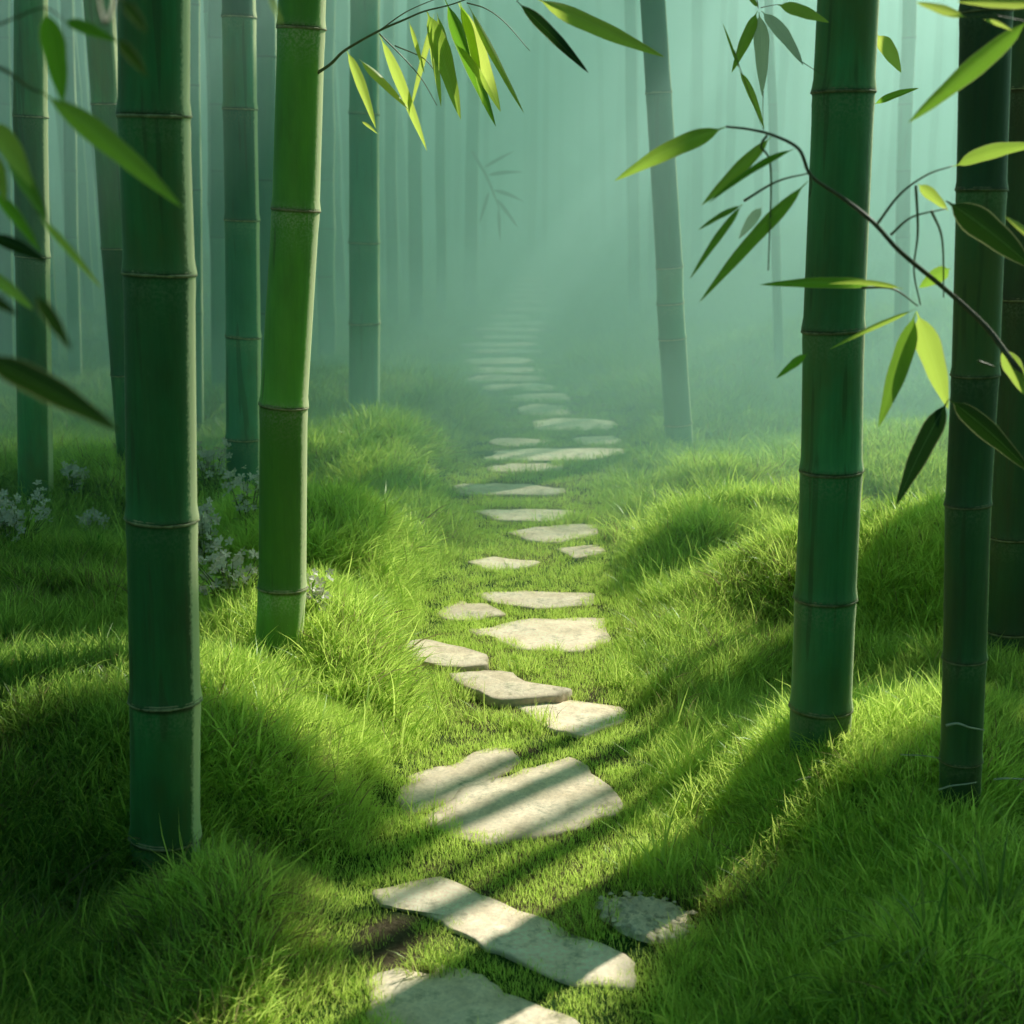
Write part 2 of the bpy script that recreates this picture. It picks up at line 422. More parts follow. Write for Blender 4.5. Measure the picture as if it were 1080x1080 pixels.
def smooth_pts(pts, n=6):
    """Catmull-Rom through the points"""
    P = [Vector(p) for p in pts]
    P = [P[0] * 2 - P[1]] + P + [P[-1] * 2 - P[-2]]
    out = []
    for i in range(1, len(P) - 2):
        for k in range(n):
            t = k / n
            out.append(.5 * ((2 * P[i]) + (P[i + 1] - P[i - 1]) * t + (2 * P[i - 1] - 5 * P[i] + 4 * P[i + 1] - P[i + 2]) * t * t
                             + (3 * P[i] - P[i - 1] - 3 * P[i + 1] + P[i + 2]) * t ** 3))
    out.append(P[-2])
    return out


def leaf(mb, p0, p1, w, roll=0.0, droop=.08, fold=.35, tint=.3, n=14):
    """a folded lance-shaped leaf from stalk p0 to tip p1"""
    p0, p1 = Vector(p0), Vector(p1)
    L = (p1 - p0).length
    d = (p1 - p0) / L
    view = (p0 - Vector((0, 0, CAM_H))).normalized()
    side = d.cross(view)
    if side.length < .05: side = d.cross(Vector((0, 0, 1)))
    side.normalize()
    nrm = side.cross(d).normalized()
    q = Matrix.Rotation(roll, 3, d)
    side = q @ side; nrm = q @ nrm
    V, Fc, U, al = [], [], [], []
    for i in range(n + 1):
        t = i / n
        tt = (t - .06) / .94
        if tt <= 0: ww = .03
        else: ww = min(1.0, (1 - math.exp(-tt * 7.5))) * (1 - tt ** 2.1) ** .85 * 1.08
        ww = max(ww, .012) * w * .5
        c = p0 + d * (L * t) + Vector((0, 0, 1)) * (droop * L * math.sin(math.pi * t) ** 1.0)
        wav = 1 + .04 * math.sin(t * 17 + L * 90)
        for s in (-1, -.5, 0, .5, 1):
            V.append(c + side * (s * ww * math.cos(fold * .9) * wav) + nrm * (abs(s) * ww * math.sin(fold)))
            U.append(((s + 1) / 2, t)); al.append(.6 + .4 * t)
    for i in range(n):
        for k in range(4):
            a = i * 5 + k
            Fc.append((a, a + 1, a + 6, a + 5))
    mb.add(V, Fc, U, tint=tint, along=al)


# ------------------------------------------------------------------ ground
def build_ground():
    def axis(lo, hi, fine_lo, fine_hi, step, growth):
        a = list(np.arange(fine_lo, fine_hi, step)); s = step
        while a[-1] < hi: s *= growth; a.append(a[-1] + s)
        s = step; b = [fine_lo]
        while b[-1] > lo: s *= growth; b.append(b[-1] - s)
        return np.array(b[::-1][:-1] + a)
    xs = axis(-400, 400, -2.2, 2.4, .022, 1.05); ys = axis(-300, 700, 1.6, 6.5, .022, 1.04)
    X, Y = np.meshgrid(xs, ys)
    Z = height(X, Y)
    d = path_dist(X, Y)
    soil = (1 - sm(-.1, .12, d)) * sm(.35, .6, fbm(X * 3, Y * 3, 31)) * .8
    for mx, my, r in SOIL: soil = np.maximum(soil, 1.1 * np.exp(-(((X - mx) ** 2 + (Y - my) ** 2) / r ** 2)))
    ny, nx = X.shape
    V = np.stack([X.ravel(), Y.ravel(), Z.ravel()], 1)
    I = np.arange(ny * nx).reshape(ny, nx)
    Fc = np.stack([I[:-1, :-1], I[:-1, 1:], I[1:, 1:], I[1:, :-1]], -1).reshape(-1, 4)
    link('ground', mesh('ground', V, Fc, mat_ground(), attrs={'soil': soil.ravel()}), kind='structure')


SOIL = [(*flat(425, 1000).xy, .10), (*flat(410, 985).xy, .09), (*flat(500, 745).xy, .06), (*flat(445, 708).xy, .05), (*flat(640, 800).xy, .05), (*flat(560, 795).xy, .05), (*flat(690, 965).xy, .10), (*flat(760, 810).xy, .07), (*flat(560, 742).xy, .06), (*flat(460, 915).xy, .05)]
SOIL = [(a, b, c) for a, b, c in SOIL]

# ------------------------------------------------------------------ stepping stones
STONES = [
    ([(393, 1032), (430, 1022), (471, 1020), (504, 1030), (534, 1050), (590, 1072), (640, 1105), (560, 1130), (440, 1120), (400, 1070)], 'broad pale slab at the near end of the path'),
    ([(401, 943), (467, 928), (512, 946), (567, 971), (656, 1008), (655, 1034), (597, 1032), (545, 1012), (497, 989), (453, 963), (412, 956)], 'long narrow slab lying diagonally across the path with a shadow over its end'),
    ([(437, 816), (480, 806), (508, 791), (534, 791), (542, 806), (512, 826), (478, 842), (430, 856), (424, 838)], 'rough slab striped by bamboo shadows beside the tall lit grass'),
    ([(452, 866), (500, 830), (560, 812), (600, 803), (622, 820), (652, 850), (610, 868), (575, 880), (510, 884)], 'wide weathered slab crossed by two stripes of shadow'),
    ([(548, 742), (600, 737), (655, 747), (656, 758), (612, 776), (575, 766)], 'rounded slab where the topmost bamboo shadow crosses the path'),
    ([(477, 710), (510, 706), (540, 708), (548, 717), (597, 726), (584, 734), (524, 736), (495, 724)], 'raised slab with a dark undercut front edge beside the tall lit grass'),
    ([(415, 678), (451, 675), (509, 688), (510, 700), (473, 701), (440, 694)], 'thick slab jutting from the tall grass with a dark shaded front'),
    ([(500, 664), (557, 655), (629, 653), (640, 674), (612, 687), (557, 684)], 'largest sunlit slab beside the foot of the right grass mound'),
    ([(461, 646), (484, 634), (509, 636), (532, 648), (500, 653), (475, 653)], 'small pointed sunlit slab against the left grass edge'),
    ([(505, 625), (560, 623), (620, 626), (622, 636), (570, 641), (525, 636)], 'flat sunlit slab level with the dip between the mounds'),
    ([(494, 592), (518, 587), (568, 592), (555, 598), (520, 600)], 'narrow sunlit slab at the edge of the shade'),
    ([(588, 578), (632, 574), (637, 582), (607, 589)], 'small squarish slab beside the bright right mound'),
    ([(537, 560), (585, 554), (626, 553), (627, 563), (585, 572), (560, 570)], 'first bluish slab in the shade beyond the sunlight'),
    ([(503, 538), (587, 536), (630, 540), (590, 549), (528, 550)], 'second bluish slab beyond the sunlight'),
]
ELL = [(539, 516, 63, 7), (556, 493, 40, 5), (582, 479, 76, 6.5), (548, 466, 33, 4.5), (630, 464, 25, 5), (604, 447, 45, 6.5), (575, 432, 28, 6),
       (568, 419, 34, 4), (549, 408, 39, 4.5), (531, 399, 46, 4), (536, 390, 41, 3.5), (524, 380, 38, 3.5), (536, 370, 40, 3), (524, 363, 42, 2.5),
       (538, 355, 28, 3), (537, 347, 36, 3), (544, 341, 33, 2.5), (539, 334, 23, 2.5), (557, 326, 30, 2.3), (557, 318, 20, 2), (555, 311, 22, 1.8),
       (560, 305, 18, 1.6), (556, 299, 16, 1.3), (560, 294, 14, 1.1)]
WHERE = ['widest bluish slab just past the shade line', 'short dim slab behind the widest bluish one', 'longest dim slab, spanning the path in the mist',
         'left one of a pair of dim slabs side by side', 'right one of a pair of dim slabs side by side', 'dim slab where the path swings farthest right',
         'dim uneven slab as the path turns back left', 'slender dim slab above the turn of the path', 'pale misty slab halfway up the narrowing path',
         'misty slab farthest left on the upper path', 'misty slab right behind the farthest left one', 'misty slab at the start of the even flight']
POLYS = []


def build_stones():
    items = []
    for poly, lab in STONES:
        items.append((poly, lab, None))
    for i, (cx, cy, rx, ry) in enumerate(ELL):
        r2 = random.Random(i + 90)
        n = 11
        poly = []
        for k in range(n):
            t = 2 * math.pi * k / n
            c, s = math.cos(t), math.sin(t)
            e = .55                                     # squarish slab outline
            f = r2.uniform(.88, 1.1)
            poly.append((cx + rx * f * math.copysign(abs(c) ** e, c), cy + ry * f * math.copysign(abs(s) ** .8, s)))
        lab = WHERE[i] if i < len(WHERE) else None
        items.append((poly, lab, i))
    def grow(a, b, poly):
        k = 1.12 if len(poly) and poly[0] in [p[0][0] for p in STONES] else 1.04
        cx = sum(p[0] for p in poly) / len(poly); cy_ = sum(p[1] for p in poly) / len(poly)
        return cx + (a - cx) * k, cy_ + (b - cy_) * k
    for idx, (poly, lab, far) in enumerate(items):
        r2 = random.Random(idx * 7 + 3)
        P = [flat(*grow(a, b, poly), .024 if idx in (5, 6) else .005) for a, b in poly]
        mid = sum(P, Vector()) / len(P)
        rise = hz(mid.x, mid.y) if mid.y > 12 else 0.0
        if rise: P = [flat(a, b, .02 + rise) for a, b in poly]
        # round corners a little, add chips
        Q = []
        for i in range(len(P)):
            a, b = P[i], P[(i + 1) % len(P)]
            for t in (.1, .37, .63, .9): Q.append(a.lerp(b, t))
        n = len(Q); c = sum(Q, Vector()) / n
        size = sum((q - c).length for q in Q) / n
        Q = [q + (q - c).normalized() * (r2.uniform(-.05, .04) * size) for q in Q]
        POLYS.append([(q.x, q.y) for q in Q])
        tilt = (r2.uniform(-.02, .02), r2.uniform(-.03, .01))
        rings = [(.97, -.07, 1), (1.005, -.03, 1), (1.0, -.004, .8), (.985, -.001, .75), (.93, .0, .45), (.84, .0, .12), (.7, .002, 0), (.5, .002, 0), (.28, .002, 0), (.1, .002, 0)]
        V, ed, Fc = [], [], []
        for sc_, dz, e in rings:
            for k, q in enumerate(Q):
                p = c + (q - c) * sc_
                z = p.z + dz + float(fbm(p.x * 14, p.y * 14, idx) - .5) * (.012 if sc_ < .99 else .004)
                z += (p.x - c.x) * tilt[0] + (p.y - c.y) * tilt[1]
                V.append((p.x - c.x, p.y - c.y, z - c.z)); ed.append(e)
        V.append((0, 0, V[-1][2])); ed.append(0)
        for r_ in range(len(rings) - 1):
            for k in range(n):
                k2 = (k + 1) % n
                Fc.append((r_ * n + k, r_ * n + k2, (r_ + 1) * n + k2, (r_ + 1) * n + k))
        b = (len(rings) - 1) * n
        for k in range(n): Fc.append((b + k, b + (k + 1) % n, len(V) - 1))
        mt = M_STONE[idx % 3]
        if far is not None: lab2 = lab or 'faint misty stone step in the far upper flight of the path'
        else: lab2 = lab
        o = link('stepping_stone', mesh('stepping_stone', V, Fc, mt, attrs={'edge': ed}), None, lab2, 'stepping stone', 'stones laid along the forest path')
        o.location = c
    # flat gravelly patch beside the path
    poly = [(622, 947), (660, 938), (705, 941), (730, 958), (735, 982), (700, 989), (660, 977), (632, 964)]
    P = [flat(a, b, hz(*flat(a, b).xy) + .020) for a, b in poly]
    c = sum(P, Vector()) / len(P)
    mb = MB()
    Q = []
    for i in range(len(P)):
        for t in (0, .33, .66): Q.append(P[i].lerp(P[(i + 1) % len(P)], t))
    Q = [c + (q - c) * r_ for q, r_ in zip(Q, [rnd.uniform(.9, 1.12) for _ in Q])]
    POLYS.append([(c.x + (q.x - c.x) * .8, c.y + (q.y - c.y) * .8) for q in Q])
    rr = [1.05, .85, .65, .45, .25, .1]; V = []
    for k_, s in enumerate(rr):
        for q in Q:
            p = c + (q - c) * s
            V.append((p.x, p.y, hz(p.x, p.y) + (-.02 if k_ == 0 else .009 + .01 * float(fbm(p.x * 30, p.y * 30, 4)))))
    V.append((c.x, c.y, hz(c.x, c.y) + .012)); n = len(Q); Fc = []
    for r_ in range(len(rr) - 1):
        for k in range(n):
            k2 = (k + 1) % n; Fc.append((r_ * n + k, r_ * n + k2, (r_ + 1) * n + k2, (r_ + 1) * n + k))
    for k in range(n): Fc.append(((len(rr) - 1) * n + k, (len(rr) - 1) * n + (k + 1) % n, len(V) - 1))
    mb.add(V, Fc, edge=0)
    for _ in range(220):                                  # small stones sitting in it
        a = rnd.uniform(0, 6.28); k = math.sqrt(rnd.random())
        q = Q[int(a / 6.2832 * n) % n]; p = c + (q - c) * k
        s = rnd.uniform(.003, .009)
        z = hz(p.x, p.y) + .014
        vs = [(p.x + s * math.cos(t) * rnd.uniform(.7, 1.3), p.y + s * math.sin(t) * rnd.uniform(.7, 1.3), z) for t in (0, 1.25, 2.5, 3.8, 5)]
        top = (p.x, p.y, z + s * .7)
        mb.add(vs + [top], [(i, (i + 1) % 5, 5) for i in range(5)], edge=rnd.choice([0, 0, .6]))
    o = mb.build('stone_slab', M_GRAVEL, loc=c); o.location = c
    tag(o, 'rounded crumbling gravelly stone set in short grass off the path', 'stone')


build_stones()
build_ground()


# ------------------------------------------------------------------ grass
def blades_proto(name, n, rad, hmin, hmax, wmin, wmax, bend, seed):
    r = random.Random(seed); mb = MB()
    for i in range(n):
        a = r.uniform(0, 6.2832); q = math.sqrt(r.random()) * rad
        x, y = q * math.cos(a), q * math.sin(a)
        h = r.uniform(hmin, hmax) * (1 - .35 * q / rad); w = r.uniform(wmin, wmax)
        az = a + r.gauss(0, 1.0); b = r.uniform(.15, 1) * bend
        dx, dy = math.cos(az), math.sin(az)
        fz = r.uniform(0, 6.28); sx, sy = math.cos(fz), math.sin(fz)
        V, al = [], []
        K = 4
        for k in range(K + 1):
            t = k / K
            hh = h * (t - .28 * b * t * t); off = h * b * .75 * t ** 2
            ww = w * .5 * (1 - t) ** .6 if k < K else 0
            c = (x + dx * off, y + dy * off, hh - .01)
            if k < K:
                V.append((c[0] - sx * ww, c[1] - sy * ww, c[2])); V.append((c[0] + sx * ww, c[1] + sy * ww, c[2])); al += [t, t]
            else:
                V.append(c); al.append(1)
        Fc = [(2 * k, 2 * k + 1, 2 * k + 3, 2 * k + 2) for k in range(K - 1)] + [(2 * K - 2, 2 * K - 1, 2 * K)]
        mb.add(V, Fc, along=al, blade=r.random())
    me = mesh(name, mb.V, mb.F, M_GRASS, attrs=mb.A)
    return bpy.data.objects.new(name, me)


def pip(px, py, poly):
    inside = np.zeros(len(px), bool)
    n = len(poly); j = n - 1
    for i in range(n):
        xi, yi = poly[i]; xj, yj = poly[j]
        c = ((yi > py) != (yj > py)) & (px < (xj - xi) * (py - yi) / (yj - yi + 1e-12) + xi)
        inside ^= c; j = i
    return inside


def on_stone(x, y):
    m = np.zeros(len(x), bool)
    for poly in POLYS:
        p = np.array(poly); c = p.mean(0)
        q = c + (p - c) * .91
        bb = (x > q[:, 0].min()) & (x < q[:, 0].max()) & (y > q[:, 1].min()) & (y < q[:, 1].max())
        idx = np.where(bb)[0]
        if len(idx): m[idx] |= pip(x[idx], y[idx], q.tolist())
    return m


CLS = [('lawn', 8, 46, .034, .016, .036, .0014, .0024, .7), ('meadow', 10, 50, .036, .035, .075, .0016, .0028, .95), ('tall', 8, 34, .035, .07, .135, .0024, .0046, 1.15), ('long', 6, 7, .03, .10, .20, .0035, .0065, 1.2)]


def build_grass():
    pc = bpy.data.collections.new('grass_tufts')
    k = 0; off = []
    for nm, cnt, n, rad, h0, h1, w0, w1, bd in CLS:
        off.append((k, cnt))
        for i in range(cnt):
            pc.objects.link(blades_proto('a%02d' % k, n, rad, h0, h1, w0, w1, bd, 500 + k)); k += 1
    X, Y, S = [], [], []
    bands = [(1.65, 3.2, 2600, 1.0), (3.2, 4.6, 2200, 1.05), (4.6, 6.4, 1300, 1.25), (6.4, 9, 520, 1.7), (9, 14, 180, 2.5), (14, 24, 50, 4.0), (24, 46, 14, 6.5)]
    for y0, y1, den, s in bands:
        hw = .39 * y1 + 1.3
        n = int((y1 - y0) * 2 * hw * den)
        x = rng.uniform(-hw, hw, n); y = rng.uniform(y0, y1, n)
        keep = (np.abs(x) < .39 * y + .4) | ((np.abs(x) < .39 * y + 1.3) & (rng.random(n) < .5))
        x, y = x[keep], y[keep]
        X.append(x); Y.append(y); S.append(np.full(len(x), s))
    x = np.concatenate(X); y = np.concatenate(Y); s = np.concatenate(S)
    keep = ~on_stone(x, y)
    soil = np.zeros(len(x))
    for mx, my, r in SOIL: soil = np.maximum(soil, np.exp(-(((x - mx) ** 2 + (y - my) ** 2) / r ** 2)))
    keep &= rng.random(len(x)) > soil * .93
    x, y, s = x[keep], y[keep], s[keep]
    d = path_dist(x, y)
    z = height(x, y)
    e = .03
    gx = (height(x + e, y) - height(x - e, y)) / (2 * e); gy = (height(x, y + e) - height(x, y - e)) / (2 * e)
    nz = fbm(x * 2.2, y * 2.2, 40); n2 = fbm(x * 7, y * 7, 41, 2)
    lng = sm(-.02, .20, d) * 1.2 + (nz - .5) * 1.0 + (n2 - .5) * .7 + (rng.random(len(x)) - .5) * .35
    cls = np.where(lng < .38, 0, np.where(lng < 1.12, 1, 2))
    cls = np.where((cls > 0) & (rng.random(len(x)) < .07 * np.clip(nz * 2, .3, 1.5)) & (y < 6), 3, cls)
    # thin the path floor a little where soil shows
    idx = np.zeros(len(x), np.int32)
    for c, (o_, cnt) in enumerate(off):
        m = cls == c; idx[m] = o_ + rng.integers(0, cnt, m.sum())
    # blades lean down the slope and comb with a slowly varying wind
    wa = fbm(x * 1.1, y * 1.1, 55) * 9 + rng.normal(0, .9, len(x))
    tx = -gx * .75 + np.cos(wa) * .22; ty = -gy * .75 + np.sin(wa) * .22 - .03
    th = np.clip(np.arctan(np.hypot(tx, ty)), 0, .95); ph = np.arctan2(ty, tx)
    rot = np.stack([np.zeros(len(x)), th, ph], 1)
    scl = s * rng.uniform(.75, 1.25, len(x)) * (.85 + .35 * n2)
    hs = np.where(s > 1.6, s ** .55, s) / s                # far tufts grow wide rather than tall
    tint = np.clip(.32 + .7 * (fbm(x * 1.3, y * 1.3, 70)) + (z - .10) * 1.3 * sm(1.9, 1.0, np.abs(x)) + .10 - .60 * sm(.6, 1.1, np.abs(x - .15)) * sm(4.4, 3.2, y) - .35 * sm(-.9, -1.5, x) * sm(7, 5, y) + .35 * (n2 - .5) + rng.normal(0, .10, len(x)) + .42 * (1 - sm(-.05, .2, d)) + .14, 0, 1)  # yellower where sunlit, darker green where shaded: light and shade painted into tint
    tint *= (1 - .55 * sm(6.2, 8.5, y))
    dry = np.clip((fbm(x * 2.5, y * 2.5, 80) - .52) * 1.2, 0.015, .3) * (cls > 0)
    me = bpy.data.meshes.new('grass')
    me.vertices.add(len(x)); me.vertices.foreach_set('co', np.stack([x, y, z], 1).astype(np.float32).ravel())
    def fa(nm, v, t='FLOAT'):
        a = me.attributes.new(nm, t, 'POINT'); a.data.foreach_set('vector' if t == 'FLOAT_VECTOR' else 'value', np.ascontiguousarray(v, dtype=np.int32 if t == 'INT' else np.float32).ravel())
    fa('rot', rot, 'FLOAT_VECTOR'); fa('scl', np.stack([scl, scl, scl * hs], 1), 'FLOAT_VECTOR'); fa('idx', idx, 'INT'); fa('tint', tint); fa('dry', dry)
    me.materials.append(M_GRASS); me.update()
    o = link('grass', me, kind='stuff', label='bright green meadow grass covering the mounds and path edges')
    g = bpy.data.node_groups.new('grass_scatter', 'GeometryNodeTree')
    g.interface.new_socket('Geometry', in_out='INPUT', socket_type='NodeSocketGeometry')
    g.interface.new_socket('Geometry', in_out='OUTPUT', socket_type='NodeSocketGeometry')
    n = g.nodes; l = g.links
    gi, go = n.new('NodeGroupInput'), n.new('NodeGroupOutput')
    ci = n.new('GeometryNodeCollectionInfo'); ci.inputs[0].default_value = pc
    ci.inputs['Separate Children'].default_value = True; ci.inputs['Reset Children'].default_value = True
    ip = n.new('GeometryNodeInstanceOnPoints'); ip.inputs['Pick Instance'].default_value = True
    def na(nm, t):
        a = n.new('GeometryNodeInputNamedAttribute'); a.data_type = t; a.inputs[0].default_value = nm
        return a.outputs[0]
    mp = n.new('GeometryNodeMeshToPoints')
    l.new(gi.outputs[0], mp.inputs[0]); l.new(mp.outputs[0], ip.inputs['Points']); l.new(ci.outputs[0], ip.inputs['Instance'])
    l.new(na('idx', 'INT'), ip.inputs['Instance Index'])
    er = n.new('FunctionNodeEulerToRotation'); l.new(na('rot', 'FLOAT_VECTOR'), er.inputs[0]); l.new(er.outputs[0], ip.inputs['Rotation'])
    l.new(na('scl', 'FLOAT_VECTOR'), ip.inputs['Scale'])
    l.new(ip.outputs[0], go.inputs[0])
    md = o.modifiers.new('scatter', 'NODES'); md.node_group = g
    print('grass instances', len(x))


build_grass()

# ------------------------------------------------------------------ single tufts that stand out
def tuft(px, py, label, n, h, w, bend, tint, spread=.03, seed=1, lean=(0, 0)):
    p = ground_hit(px, py); r = random.Random(seed); mb = MB()
    for i in range(n):
        a = r.uniform(0, 6.283); q = r.random() * spread
        x, y = q * math.cos(a), q * math.sin(a)
        hh = h * 1.3 * r.uniform(.45, 1.1); az = a + r.gauss(0, .5); b = bend * r.uniform(.4, 1.2); ww = w * r.uniform(.6, 1.2)
        dx, dy = math.cos(az) + lean[0], math.sin(az) + lean[1]
        K = 9; V, al = [], []; fz = az + math.pi / 2 + r.gauss(0, .5); sx, sy = math.cos(fz), math.sin(fz)
        for k in range(K + 1):
            t = k / K
            z = hh * (t - .62 * b * t ** 2.4); of = hh * b * .62 * t ** 1.8
            wk = ww * .5 * (.55 + .45 * math.sin(min(1, t * 2.2) * 1.57)) * (1 - t ** 2.2)
            V.append((x + dx * of - sx * wk, y + dy * of - sy * wk, z - .01)); V.append((x + dx * of + sx * wk, y + dy * of + sy * wk, z - .01 + wk * .25)); al += [t, t]
        mb.add(V, [(2 * k, 2 * k + 1, 2 * k + 3, 2 * k + 2) for k in range(K)], along=al, tint=min(1, max(0, tint + r.gauss(0, .12))))
    o = mb.build('grass_tuft', M_TUFT); o.location = p
    tag(o, label, 'grass tuft', 'single grass tufts that stand out')
    return o


TU = [
    (165, 1085, 'broad-bladed bright tuft at the bottom edge below the thick dark bamboo', 34, .12, .006, .8, .55, .04),
    (290, 742, 'curly arching tuft at the foot of the slim bright bamboo', 40, .11, .0045, 1.15, .75, .06),
    (790, 706, 'pale dry-tipped tuft on the slope left of the broad right bamboo', 70, .10, .0035, 1.1, 1.0, .05),
    (755, 515, 'hazy sunlit tuft topping the far mound', 60, .13, .005, .9, .85, .09),
    (985, 1040, 'long-bladed dark tuft in the shaded lower right corner', 34, .20, .008, .95, .35, .06),
    (1050, 1000, 'tall dark tuft at the right edge of the shaded corner', 28, .22, .008, .9, .35, .06),
    (905, 1060, 'arching tuft half lit beside the shaded corner', 20, .15, .006, 1.1, .3, .04),
    (870, 805, 'upright spiky tuft against the base of the broad right bamboo', 26, .10, .005, .6, .7, .05),
    (930, 800, 'thin spiky tuft between the two right bamboos', 22, .09, .004, .6, .55, .05),
    (185, 900, 'pale straggling tuft against the base of the thick dark bamboo', 26, .10, .004, .9, .45, .05),
    (60, 860, 'loose long tuft on the left mound', 26, .13, .004, .9, .5, .05),
    (90, 1000, 'dark arching tuft in the lower left shade', 30, .16, .007, 1.0, .35, .06),
    (740, 855, 'spiky lit tuft above the gravelly stone', 24, .08, .004, .8, .75, .04),
    (725, 905, 'small leaning tuft by the gravelly stone', 20, .06, .004, .9, .8, .03),
    (940, 560, 'feathery sunlit tuft between the two right bamboos on the mound', 46, .13, .004, .8, .95, .09),
    (330, 800, 'upright seeding tuft on the sunlit left bank', 36, .11, .0035, .5, .8, .06),
]
for i, t in enumerate(TU): tuft(*t, seed=i + 20)


# ------------------------------------------------------------------ bamboo
def culm_mesh(base, axis, H, r0, r1, nodes, m, seg=28, zig=.0, seed=0, detail=True):
    """nodes: heights along the axis. returns mesh (relative to base), and node list with centre, radius"""
    r = random.Random(seed)
    zs = [(-.12, 0, 0)]
    nodes = sorted(nodes)
    offs = [(0.0, 0.0)]
    for _ in nodes: offs.append((r.uniform(-zig, zig), r.uniform(-zig, zig)))
    def off(s):
        i = 0
        while i < len(nodes) and nodes[i] < s: i += 1
        s0 = nodes[i - 1] if i > 0 else -.12; s1 = nodes[i] if i < len(nodes) else H
        o0 = offs[i]; o1 = offs[min(i + 1, len(offs) - 1)]
        t = 0 if s1 <= s0 else (s - s0) / (s1 - s0)
        return o0[0] + (o1[0] - o0[0]) * t, o0[1] + (o1[1] - o0[1]) * t
    S = [-.12]
    prev = -.12
    for nd in nodes + [H]:
        g = nd - prev
        if detail:
            S += [prev + g * f for f in (.25, .5, .75)] + [nd - r0 * .8, nd - r0 * .35, nd - r0 * .15, nd - r0 * .05, nd, nd + r0 * .05, nd + r0 * .14, nd + r0 * .4]
        else:
            S += [prev + g * .5, nd - r0 * .2, nd, nd + r0 * .2]
        prev = nd
    S = sorted(s for s in S if -.12 <= s <= H + .02)
    ax = axis.normalized(); a = ax.cross(Vector((0, 1, 0))).normalized(); b = ax.cross(a)
    V, Fc, below, scar, inter = [], [], [], [], []
    irnd = [r.random() for _ in range(len(nodes) + 2)]
    na = np.array(nodes)
    for s in S:
        f = s / H; rad = r0 + (r1 - r0) * max(0, f)
        dn = s - na[np.argmin(abs(na - s))] if len(na) else 9
        q = dn / r0
        if q >= 0: rad *= 1 + .06 * math.exp(-(q / .22) ** 2)
        else: rad *= 1 + .035 * math.exp(-(q / .5) ** 2) - .02 * math.exp(-((q + .12) / .08) ** 2)
        bl = math.exp(-((q + .35) / .45) ** 2) if q < 0 else math.exp(-(q / .12) ** 2)
        sr = math.exp(-((q + .02) / .07) ** 2) * .9
        ox, oy = off(s)
        c = ax * s + Vector((ox, oy, 0))
        for k in range(seg):
            t = 2 * math.pi * k / seg
            V.append(c + (a * math.cos(t) + b * math.sin(t)) * rad); below.append(bl); scar.append(sr); inter.append(irnd[int((na < s).sum())])
    n = len(S)
    for i in range(n - 1):
        for k in range(seg):
            k2 = (k + 1) % seg
            Fc.append((i * seg + k, (i + 1) * seg + k, (i + 1) * seg + k2, i * seg + k2))
    Fc.append(tuple((n - 1) * seg + k for k in range(seg))[::-1])
    me = mesh('culm', V, Fc, m, attrs={'node_below': below, 'node_scar': scar, 'internode': inter})
    info = []
    for nd in nodes:
        ox, oy = off(nd); info.append((ax * nd + Vector((ox, oy, 0)), r0 + (r1 - r0) * nd / H))
    return me, info, (ax, a, b)


def ring_mesh(c, fr, rad, m, seed):
    ax, a, b = fr; r = random.Random(seed); seg = 36
    prof = [(.985, -.10), (1.045, -.075), (1.075, -.03), (1.06, .015), (1.035, .04), (1.05, .075), (1.04, .11), (.985, .15)]
    V, Fc = [], []
    ph = r.uniform(0, 6); tl = r.uniform(.0, .06)
    for pr, pz in prof:
        for k in range(seg):
            t = 2 * math.pi * k / seg
            rr = rad * (pr + .008 * math.sin(t * 5 + ph) * (pr > 1) + .006 * math.sin(t * 11 + ph * 2) * (pr > 1))
            z = rad * (pz * .8 + tl * math.sin(t + ph))
            V.append(c + (a * math.cos(t) + b * math.sin(t)) * rr + ax * z)
    for i in range(len(prof) - 1):
        for k in range(seg):
            k2 = (k + 1) % seg
            Fc.append((i * seg + k, (i + 1) * seg + k, (i + 1) * seg + k2, i * seg + k2))
    return mesh('node_ring', V, Fc, m)


def zc(Y, z):                                            # depth along the view axis
    return Y * CP - (z - CAM_H) * SP


def bamboo(label, bpx, bpy_, tpx, w_top, w_bot, nodes_px, m, ring=None, H=9.5, Y=None, seed=0, gap=None, zig=.004):
    base = ground_hit(bpx, bpy_)
    if Y is not None:
        p = at(bpx, bpy_, Y); base = Vector((p.x, Y, hz(p.x, Y)))
    Y = base.y
    top = at(tpx, 0, Y)
    ax = (top - base).normalized()
    r_b = w_bot / 2 / F * zc(Y, base.z); r_t = w_top / 2 / F * zc(Y, top.z)
    Ht = (top - base).length
    r_end = max(r_b + (r_t - r_b) * H / Ht, r_b * .45)
    nd = []
    for py in nodes_px:
        q = at(540, py, Y); nd.append((q.z - base.z) / ax.z)
    nd = sorted([s for s in nd if s > 0.02])
    g = gap or (np.mean(np.diff(nd[-3:])) if len(nd) > 2 else .3)
    rr = random.Random(seed)
    while nd[-1] < H - g:
        nd.append(nd[-1] + g * rr.uniform(.95, 1.1)); g = min(g * 1.03, .42)
    o = empty('bamboo', base, label, 'bamboo', 'tall bamboo stems of the grove')
    me, info, fr = culm_mesh(base, ax, H, r_b, r_end, nd, m, zig=zig, seed=seed)
    link('culm', me, o)
    if ring:
        for i, (c, rad) in enumerate(info):
            link('node_ring', ring_mesh(c, fr, rad, ring, seed + i), o)
    return o, base, ax


